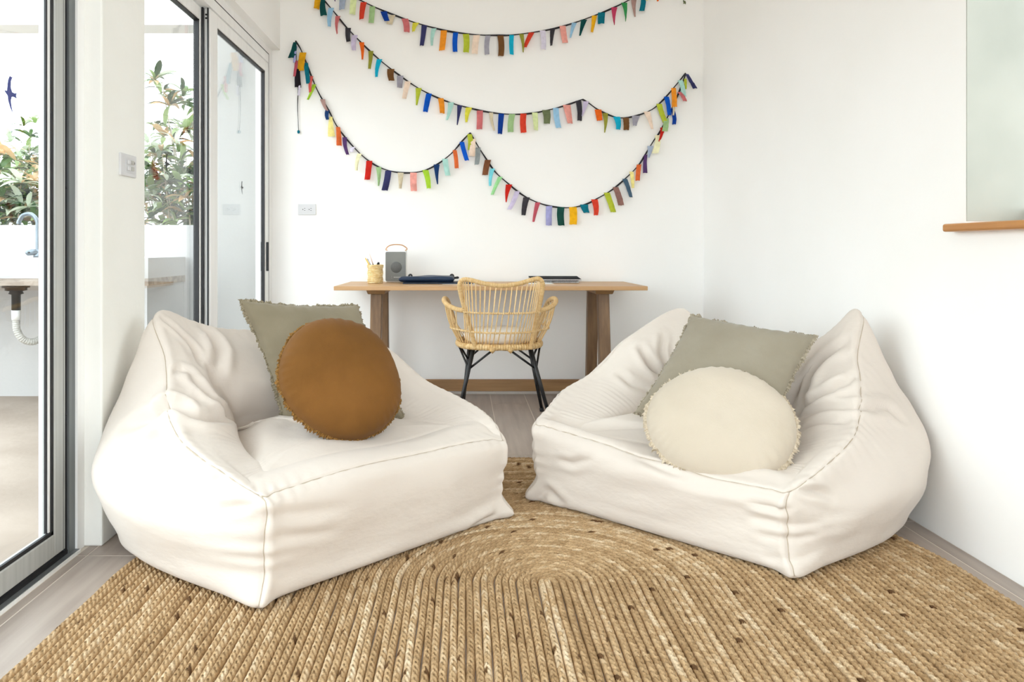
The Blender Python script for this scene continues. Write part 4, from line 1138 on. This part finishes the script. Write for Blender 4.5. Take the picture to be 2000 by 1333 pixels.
M['navy'] = pm('navy_nylon', '16263c', '203552', rough=0.55, vscale=6, bump=0.3, bscale=300, bdist=0.001, bump2=0.3, b2scale=12, b2dist=0.006)
M['navy_dark'] = pm('dark_navy_cover', '141d2b', '1b2636', rough=0.5, vscale=10)
sl = thing('laptop_sleeve', 'navy zippered laptop sleeve lying on the desk beside the speaker', 'laptop sleeve', (-0.21, 4.68, DT))
soft_slab('body', -0.405, -0.055, 4.58, 4.80, DT + 0.009, 0.036, M['navy'], sl, 0.004)
tube('zipper', [(-0.395, 4.585, DT + 0.026), (-0.3, 4.580, DT + 0.027), (-0.15, 4.580, DT + 0.028), (-0.065, 4.588, DT + 0.029)], 0.0022, M['navy_dark'], sl, 6)
for hx in (-0.345, -0.075):
    tube('strap_loop', catmull([(hx - 0.012, 4.79, DT + 0.03), (hx - 0.006, 4.795, DT + 0.048), (hx + 0.006, 4.795, DT + 0.049), (hx + 0.014, 4.79, DT + 0.03)], 5), 0.006, M['black_plastic'], sl, 8)
tube('zip_pull', [(-0.06, 4.70, DT + 0.033), (-0.035, 4.69, DT + 0.036), (-0.028, 4.69, DT + 0.034)], [0.006, 0.008, 0.004], M['black_plastic'], sl, 8)
fl = thing('folder', 'dark navy folder lying under the laptop sleeve', 'folder', (-0.1, 4.66, DT))
box('cover', -0.375, 0.06, 4.545, 4.80, DT + 0.0012, DT + 0.009, M['navy_dark'], fl, bevel=0.002, seg=1)
M['paper'] = pm('white_paper', 'f4f3f0', 'faf9f7', rough=0.8, vscale=3)
pa = box('paper_sheet', -0.13, 0.10, 4.53, 4.82, DT + 0.0002, DT + 0.0011, M['paper'])
tag(pa, 'white paper sheet under the navy folder on the desk', 'paper')
# spiral notebooks
M['note_black'] = pm('black_notebook_cover', '1d1f23', '26292e', rough=0.85, vscale=8, spec=0.15)
def notebook(label, x0, x1, y0, y1, z, h, cov, tilt=0.0):
    e = thing('spiral_notebook', label, 'notebook', ((x0 + x1) / 2, (y0 + y1) / 2, z), 'spiral notebooks on the desk')
    box('back_cover', x0, x1, y0, y1, z, z + 0.0012, cov, e)
    box('pages', x0 + 0.002, x1 - 0.003, y0 + 0.003, y1 - 0.002, z + 0.0012, z + h - 0.0012, M['paper'], e)
    box('front_cover', x0, x1, y0, y1, z + h - 0.0012, z + h, cov, e)
    P = []
    nco = 34
    for k in range(nco * 8 + 1):
        a = k / 8 * 2 * math.pi
        P.append((x0 + 0.012 + (x1 - x0 - 0.024) * k / (nco * 8), y0 + (h * 0.55) * math.cos(a) - 0.0005, z + h / 2 + h * 0.62 * math.sin(a)))
    tube('spiral_wire', P, 0.0008, M['black_steel'], e, 4)
    for c_ in e.children:
        for v_ in c_.data.vertices: v_.co.z += max(0.0, v_.co.y - y0) * tilt
notebook('lower black spiral notebook of the pair on the desk', 0.47, 0.738, 4.70, 4.88, DT + 0.002, 0.0095, M['note_black'])
notebook('upper black spiral notebook of the pair on the desk', 0.43, 0.752, 4.70, 4.885, DT + 0.0145, 0.010, M['note_black'], 0.075)
pa = box('paper_sheet', 0.36, 0.56, 4.55, 4.69, DT + 0.0002, DT + 0.0012, M['paper'])
tag(pa, 'white paper sheet in front of the spiral notebooks', 'paper')

# ------------------------------------------------------------------ wall plates
def outlet(label, X, Z, w=0.12, h=0.074):
    e = thing('wall_outlet', label, 'outlet', (X, BW, Z - h / 2))
    bevel_me(box('cover_plate', X - w / 2, X + w / 2, BW - 0.007, BW - 0.0002, Z - h / 2, Z + h / 2, M['plate'], e), 0.003, 2)
    for sx in (-0.02, 0.022):
        s = box('socket', X + sx - 0.019, X + sx + 0.019, BW - 0.0078, BW - 0.006, Z - 0.017, Z + 0.017, M['plate'], e)
        boxes('slot', [(X + sx - 0.0095, X + sx - 0.0040, BW - 0.0082, BW - 0.0076, Z - 0.0028, Z + 0.0028)], M['slot'], s)
        boxes('slot', [(X + sx + 0.002, X + sx + 0.009, BW - 0.0082, BW - 0.0076, Z + 0.0055, Z + 0.0085)], M['slot'], s)
        boxes('slot', [(X + sx + 0.002, X + sx + 0.009, BW - 0.0082, BW - 0.0076, Z - 0.0085, Z - 0.0055)], M['slot'], s)
outlet('white double wall outlet left of the desk under the bunting', -1.049, 1.24)
outlet('white wall outlet half hidden behind the right bean bag', 1.349, 0.452)
sw = thing('light_switch', 'white light switch plate on the cream pillar', 'switch', (PX, 2.585, 1.226))
bevel_me(box('cover_plate', PX - 0.001, PX + 0.008, 2.523, 2.645, 1.226, 1.304, M['plate'], sw), 0.003, 2)
bevel_me(box('inner_plate', PX + 0.008, PX + 0.0095, 2.555, 2.628, 1.239, 1.291, M['plate'], sw), 0.0007, 1)
for k, (yy, zz) in enumerate(((2.575, 1.275), (2.602, 1.277), (2.575, 1.253), (2.602, 1.255))):
    bevel_me(box('toggle', PX + 0.0095, PX + 0.016, yy - 0.009, yy + 0.009, zz - 0.007, zz + 0.007, M['plate'] if k % 2 == 0 else M['grey_plastic'], sw), 0.0015, 1)
boxes('indicator', [(PX + 0.0095, PX + 0.0105, 2.616, 2.626, 1.273, 1.281)], M['slot'], sw)

# ------------------------------------------------------------------ bunting on the back wall
PAL = dict(red='d8432f', dred='c8281e', coral='d9625a', pink='d27476', salmon='f0a59a', rose='c65b6a', crimson='c84468', peach='f8e0cc', orange='f79a2e', dorange='ec6a20', terra='dd6b38',
           yellow='e2dc4a', gold='f3b51f', mustard='e3a61c', paley='f4e694', cream='f5f1c8', lime='b9c53c', lgreen='e4f1b4', olive='9a9a3e', sage='a3c48c', green='3d9a57', mgreen='9fdd9a', grassy='a6cf3a',
           dgreen='1f4d44', teal='0f7286', dteal='0f4a4a', cyan='17b3d6', lcyan='7fdcea', mint='b0dcd2', lblue='9cc8e8', blue='0f58c8', dblue='123f9a', navy='3b3c68', slate='4b647a', gblue='aab6cc', dkblue='1d3c6c',
           purple='5a3f70', lilac='cfc4e0', plilac='e2dcee', peri='a9a9da', grey='a5a3b0', dgrey='8d9494', char='3e3c42', brown='76512f', rbrown='7f5036', mauve='b08f88', mbrown='8f6a62', beige='d9ccb0', sagegrey='6f7a58', black='242128')
PM_ = {}
def cloth(c):
    if c not in PM_:
        h = PAL[c]
        rgb = [int(h[i:i + 2], 16) / 255 for i in (0, 2, 4)]
        d = ''.join('%02x' % int(255 * min(1, x * 0.93)) for x in rgb)
        PM_[c] = pm('bunting_cloth_' + c, d, h, rough=0.9, vscale=40, bump=0.2, bscale=500, bdist=0.0006, spec=0.15)
    return PM_[c]
WS = F / BW
def wp(u, v, d=0.0): return np.array([(u - 905) / WS, BW - d, EYE + (488 - v) / WS])

def pennant(parent, u, v, bu, bv, wt, wb, c, k):
    rng = random.Random(k * 31 + int(u))
    n = 9; m_ = 4
    top = wp(u, v, 0.014); bot = wp(bu, bv, 0.012 + rng.uniform(0, 0.02))
    ax = bot - top; L_ = np.linalg.norm(ax)
    sidev = np.array([1.0, 0, 0])
    curl = rng.uniform(-1, 1); twist = rng.uniform(-0.9, 0.9)
    wt, wb = wt / WS, wb / WS
    V = []
    for i in range(n + 1):
        t = i / n
        c0 = top + ax * t + np.array([curl * 0.006 * math.sin(math.pi * t), -0.010 * math.sin(math.pi * t * 0.9) * (0.6 + 0.8 * rng.random()) - 0.004, 0])
        w = wt + (wb - wt) * (t ** 0.9)
        ang = twist * t
        dv = np.array([math.cos(ang * 0.6), -math.sin(ang), 0.0])
        for j in range(m_ + 1):
            s = j / m_ - 0.5
            V.append(c0 + dv * w * s + np.array([0, -0.004 * math.cos(s * 5 + curl) * t, 0.0015 * math.sin(s * 9 + k) * (t > 0.95)]))
    V = np.array(V); th = np.array([0, 0.0009, 0])
    N_ = len(V); Fc = []
    for i in range(n):
        for j in range(m_):
            a = i * (m_ + 1) + j
            Fc.append((a, a + m_ + 1, a + m_ + 2, a + 1)); Fc.append(tuple(N_ + q for q in (a + 1, a + m_ + 2, a + m_ + 1, a)))
    V = np.concatenate([V, V + th]); V[:, 1] = np.minimum(V[:, 1], BW - 0.002)
    return mesh_obj('pennant', V, Fc, cloth(c), parent)

def ribbon(name, pts, parent, r=0.0058, d=0.012):
    P = catmull([wp(u, v, d) for u, v in pts], 8)
    s = np.arange(len(P))
    return tube(name, P, r * (0.85 + 0.25 * np.sin(s * 0.35 + 1)), M['string'], parent, 6)

g1 = thing('bunting', 'topmost rag bunting garland sagging out of the top of the picture', 'bunting', tuple(wp(960, 70)), 'rag buntings on the back wall')
ribbon('string', [(560, -110), (610, -60), (655, -22), (703, 1), (737, 17), (782, 35), (820, 48), (876, 62), (932, 69), (971, 70), (1005, 69), (1072, 59), (1117, 47), (1167, 29), (1198, 16), (1230, 0), (1275, -25), (1333, -66)], g1)
ribbon('string_tail', [(1333, -66), (1334, -30), (1334, 5)], g1, 0.003)
F1 = [(653, -22, 656, 6, 9, 2, 'purple'), (673, -13, 669, 22, 13, 12, 'gblue'), (692, -5, 689, 30, 12, 11, 'lgreen'), (711, 6, 707, 40, 12, 11, 'red'), (728, 14, 726, 48, 11, 10, 'sage'), (750, 24, 757, 44, 13, 10, 'dblue'),
      (767, 31, 761, 49, 12, 11, 'beige'), (791, 38, 795, 65, 13, 11, 'pink'), (813, 46, 808, 64, 13, 6, 'yellow'), (829, 51, 824, 91, 11, 8, 'navy'), (848, 57, 844, 92, 10, 4, 'mint'), (867, 61, 863, 100, 12, 12, 'orange'),
      (890, 65, 889, 103, 10, 9, 'blue'), (910, 68, 910, 105, 12, 11, 'lime'), (931, 70, 927, 108, 13, 12, 'peach'), (953, 71, 951, 109, 10, 9, 'grey'), (977, 71, 978, 111, 12, 11, 'brown'), (999, 70, 999, 109, 9, 9, 'cyan'),
      (1018, 68, 1021, 105, 9, 2, 'olive'), (1038, 65, 1024, 95, 11, 8, 'red'), (1059, 61, 1061, 98, 11, 10, 'plilac'), (1079, 57, 1076, 91, 10, 4, 'char'), (1098, 52, 1103, 86, 12, 11, 'salmon'), (1121, 46, 1113, 76, 10, 3, 'lblue'),
      (1140, 40, 1131, 73, 12, 3, 'dteal'), (1160, 32, 1155, 65, 10, 6, 'gold'), (1174, 26, 1173, 48, 14, 12, 'teal'), (1199, 16, 1198, 52, 12, 1, 'crimson'), (1218, 7, 1220, 45, 12, 1, 'green'), (1237, -3, 1239, 35, 12, 2, 'mauve'),
      (1255, -12, 1251, 25, 9, 10, 'teal'), (1262, -18, 1260, 4, 10, 9, 'paley'), (1284, -30, 1283, 5, 9, 3, 'dorange'), (1334, 3, 1334, 11, 4, 6, 'sagegrey')]
for k, f in enumerate(F1): pennant(g1, *f, k)

g2 = thing('bunting', 'long middle rag bunting garland with a raised kink near its right end', 'bunting', tuple(wp(1000, 224)), 'rag buntings on the back wall')
ribbon('string', [(585, -70), (600, -42), (618, -17), (640, 9), (656, 28), (676, 53), (696, 74), (721, 99), (748, 123), (775, 144), (809, 168), (842, 186), (876, 200), (910, 210), (955, 220), (1000, 224), (1039, 222), (1077, 214), (1106, 206), (1137, 195)], g2)
ribbon('string', [(1137, 195), (1149, 202), (1169, 216), (1196, 228), (1219, 231), (1248, 225), (1275, 213), (1297, 193), (1320, 166), (1338, 144)], g2)
F2 = [(598, -40, 597, 1, 7, 6, 'mint'), (621, -14, 619, 19, 11, 10, 'mustard'), (632, 0, 634, 33, 8, 14, 'dteal'), (648, 17, 645, 55, 11, 6, 'lblue'), (661, 33, 660, 69, 10, 3, 'pink'), (681, 56, 682, 84, 11, 9, 'char'),
      (694, 70, 692, 100, 11, 8, 'lilac'), (707, 84, 709, 119, 10, 4, 'dorange'), (725, 101, 722, 136, 10, 5, 'olive'), (742, 117, 736, 152, 11, 5, 'cyan'), (764, 136, 766, 160, 14, 11, 'brown'), (782, 149, 781, 173, 13, 10, 'grey'),
      (797, 160, 790, 195, 12, 8, 'peach'), (818, 173, 814, 207, 12, 3, 'lime'), (838, 184, 831, 220, 11, 10, 'blue'), (861, 193, 864, 223, 11, 10, 'orange'), (881, 201, 873, 236, 12, 5, 'mint'), (898, 207, 893, 246, 10, 2, 'navy'),
      (916, 211, 911, 240, 13, 4, 'yellow'), (937, 217, 936, 254, 12, 11, 'pink'), (959, 221, 965, 256, 8, 4, 'beige'), (979, 223, 976, 263, 11, 10, 'dblue'), (1000, 224, 997, 259, 12, 11, 'sage'), (1022, 223, 1022, 261, 12, 11, 'red'),
      (1044, 221, 1046, 256, 11, 10, 'lgreen'), (1066, 216, 1067, 243, 16, 12, 'sagegrey'), (1085, 212, 1090, 251, 11, 10, 'lblue'), (1106, 206, 1113, 242, 15, 11, 'salmon'), (1129, 198, 1131, 237, 11, 10, 'char'), (1144, 199, 1136, 228, 11, 3, 'lilac'),
      (1167, 215, 1170, 237, 13, 10, 'dorange'), (1181, 222, 1179, 261, 11, 2, 'olive'), (1203, 229, 1206, 254, 14, 10, 'cyan'), (1221, 231, 1222, 255, 12, 11, 'brown'), (1241, 227, 1238, 247, 16, 10, 'grey'), (1262, 219, 1272, 254, 13, 5, 'peach'),
      (1286, 204, 1298, 241, 11, 9, 'lime'), (1300, 190, 1305, 227, 10, 9, 'blue'), (1314, 173, 1315, 211, 9, 9, 'orange'), (1327, 158, 1335, 190, 10, 7, 'mint'), (1340, 146, 1355, 175, 6, 8, 'navy')]
for k, f in enumerate(F2): pennant(g2, *f, k + 50)

g3 = thing('bunting', 'lowest rag bunting garland hung in two scallops with a knotted tail', 'bunting', tuple(wp(900, 400)), 'rag buntings on the back wall')
ribbon('string', [(578, 81), (588, 97), (598, 121), (611, 155), (624, 184), (644, 219), (658, 246), (678, 273), (703, 300), (725, 318), (748, 330), (775, 337), (804, 338), (831, 333), (858, 319), (883, 299), (903, 276), (918, 260)], g3)
ribbon('string', [(918, 260), (930, 280), (947, 307), (967, 336), (990, 357), (1020, 381), (1050, 396), (1080, 404), (1112, 406), (1142, 400), (1170, 386), (1195, 371), (1220, 350), (1245, 325), (1260, 302), (1275, 277), (1290, 255), (1310, 215), (1325, 182), (1338, 147)], g3, d=0.008)
ribbon('string_tail', [(578, 81), (580, 120), (583, 170), (582, 210), (584, 256)], g3, 0.003)
kt = wp(584, 258, 0.014)
lathe('knot', [(0, -0.013), (0.007, -0.010), (0.0095, -0.002), (0.008, 0.006), (0.003, 0.010), (0, 0.010)], tuple(kt), cloth('teal'), g3, 12)
F3 = [(577, 84, 572, 116, 6, 15, 'dteal'), (579, 92, 577, 125, 6, 6, 'peri'), (580, 120, 577, 152, 6, 5, 'rose'), (582, 136, 583, 172, 9, 12, 'black'), (586, 168, 585, 188, 4, 5, 'plilac'), (593, 104, 588, 140, 13, 14, 'mustard'),
      (598, 124, 604, 166, 9, 8, 'teal'), (609, 150, 608, 183, 8, 5, 'coral'), (615, 166, 603, 197, 8, 4, 'grassy'), (631, 195, 640, 218, 10, 5, 'mauve'), (641, 216, 641, 235, 9, 7, 'dkblue'), (647, 229, 649, 268, 6, 14, 'paley'),
      (661, 249, 664, 286, 8, 10, 'terra'), (674, 269, 680, 303, 9, 6, 'purple'), (691, 288, 688, 298, 9, 7, 'plilac'), (703, 301, 697, 334, 9, 5, 'cream'), (722, 315, 718, 352, 12, 11, 'dred'), (740, 327, 740, 364, 11, 3, 'sage'),
      (759, 334, 752, 373, 12, 12, 'navy'), (783, 338, 782, 369, 12, 5, 'beige'), (808, 338, 809, 374, 13, 12, 'salmon'), (831, 333, 838, 369, 12, 9, 'grassy'), (853, 322, 855, 361, 12, 2, 'dkblue'), (869, 311, 875, 344, 11, 10, 'mint'),
      (888, 294, 892, 330, 8, 8, 'terra'), (902, 278, 912, 315, 9, 9, 'blue'), (917, 263, 919, 294, 9, 11, 'lime'), (925, 272, 921, 306, 8, 13, 'peach'), (934, 289, 931, 323, 9, 10, 'dgrey'), (953, 313, 947, 343, 12, 11, 'rbrown'),
      (962, 330, 957, 364, 9, 5, 'lcyan'), (977, 346, 961, 381, 9, 6, 'mgreen'), (994, 361, 988, 396, 13, 2, 'dred'), (1010, 374, 994, 410, 10, 9, 'lilac'), (1028, 386, 1022, 421, 13, 9, 'char'), (1050, 396, 1041, 434, 10, 5, 'rose'),
      (1072, 403, 1071, 441, 12, 12, 'peri'), (1095, 405, 1095, 441, 14, 13, 'dgreen'), (1118, 405, 1118, 439, 15, 14, 'gold'), (1140, 400, 1145, 416, 16, 11, 'teal'), (1160, 390, 1163, 421, 13, 8, 'red'), (1184, 377, 1197, 415, 12, 11, 'lime'),
      (1201, 366, 1211, 402, 11, 11, 'mbrown'), (1219, 350, 1231, 386, 10, 8, 'slate'), (1232, 336, 1235, 368, 8, 5, 'paley'), (1247, 322, 1243, 354, 9, 8, 'terra'), (1260, 303, 1258, 339, 6, 9, 'purple'), (1269, 286, 1265, 309, 12, 4, 'gblue'),
      (1283, 265, 1277, 301, 9, 12, 'cream'), (1293, 250, 1285, 278, 10, 4, 'dred'), (1300, 232, 1296, 258, 10, 11, 'sage'), (1311, 213, 1315, 244, 8, 7, 'dblue'), (1317, 203, 1313, 227, 5, 4, 'beige'), (1325, 181, 1335, 200, 8, 9, 'pink'), (1337, 155, 1337, 176, 5, 4, 'lime')]
for k, f in enumerate(F3): pennant(g3, *f, k + 120)
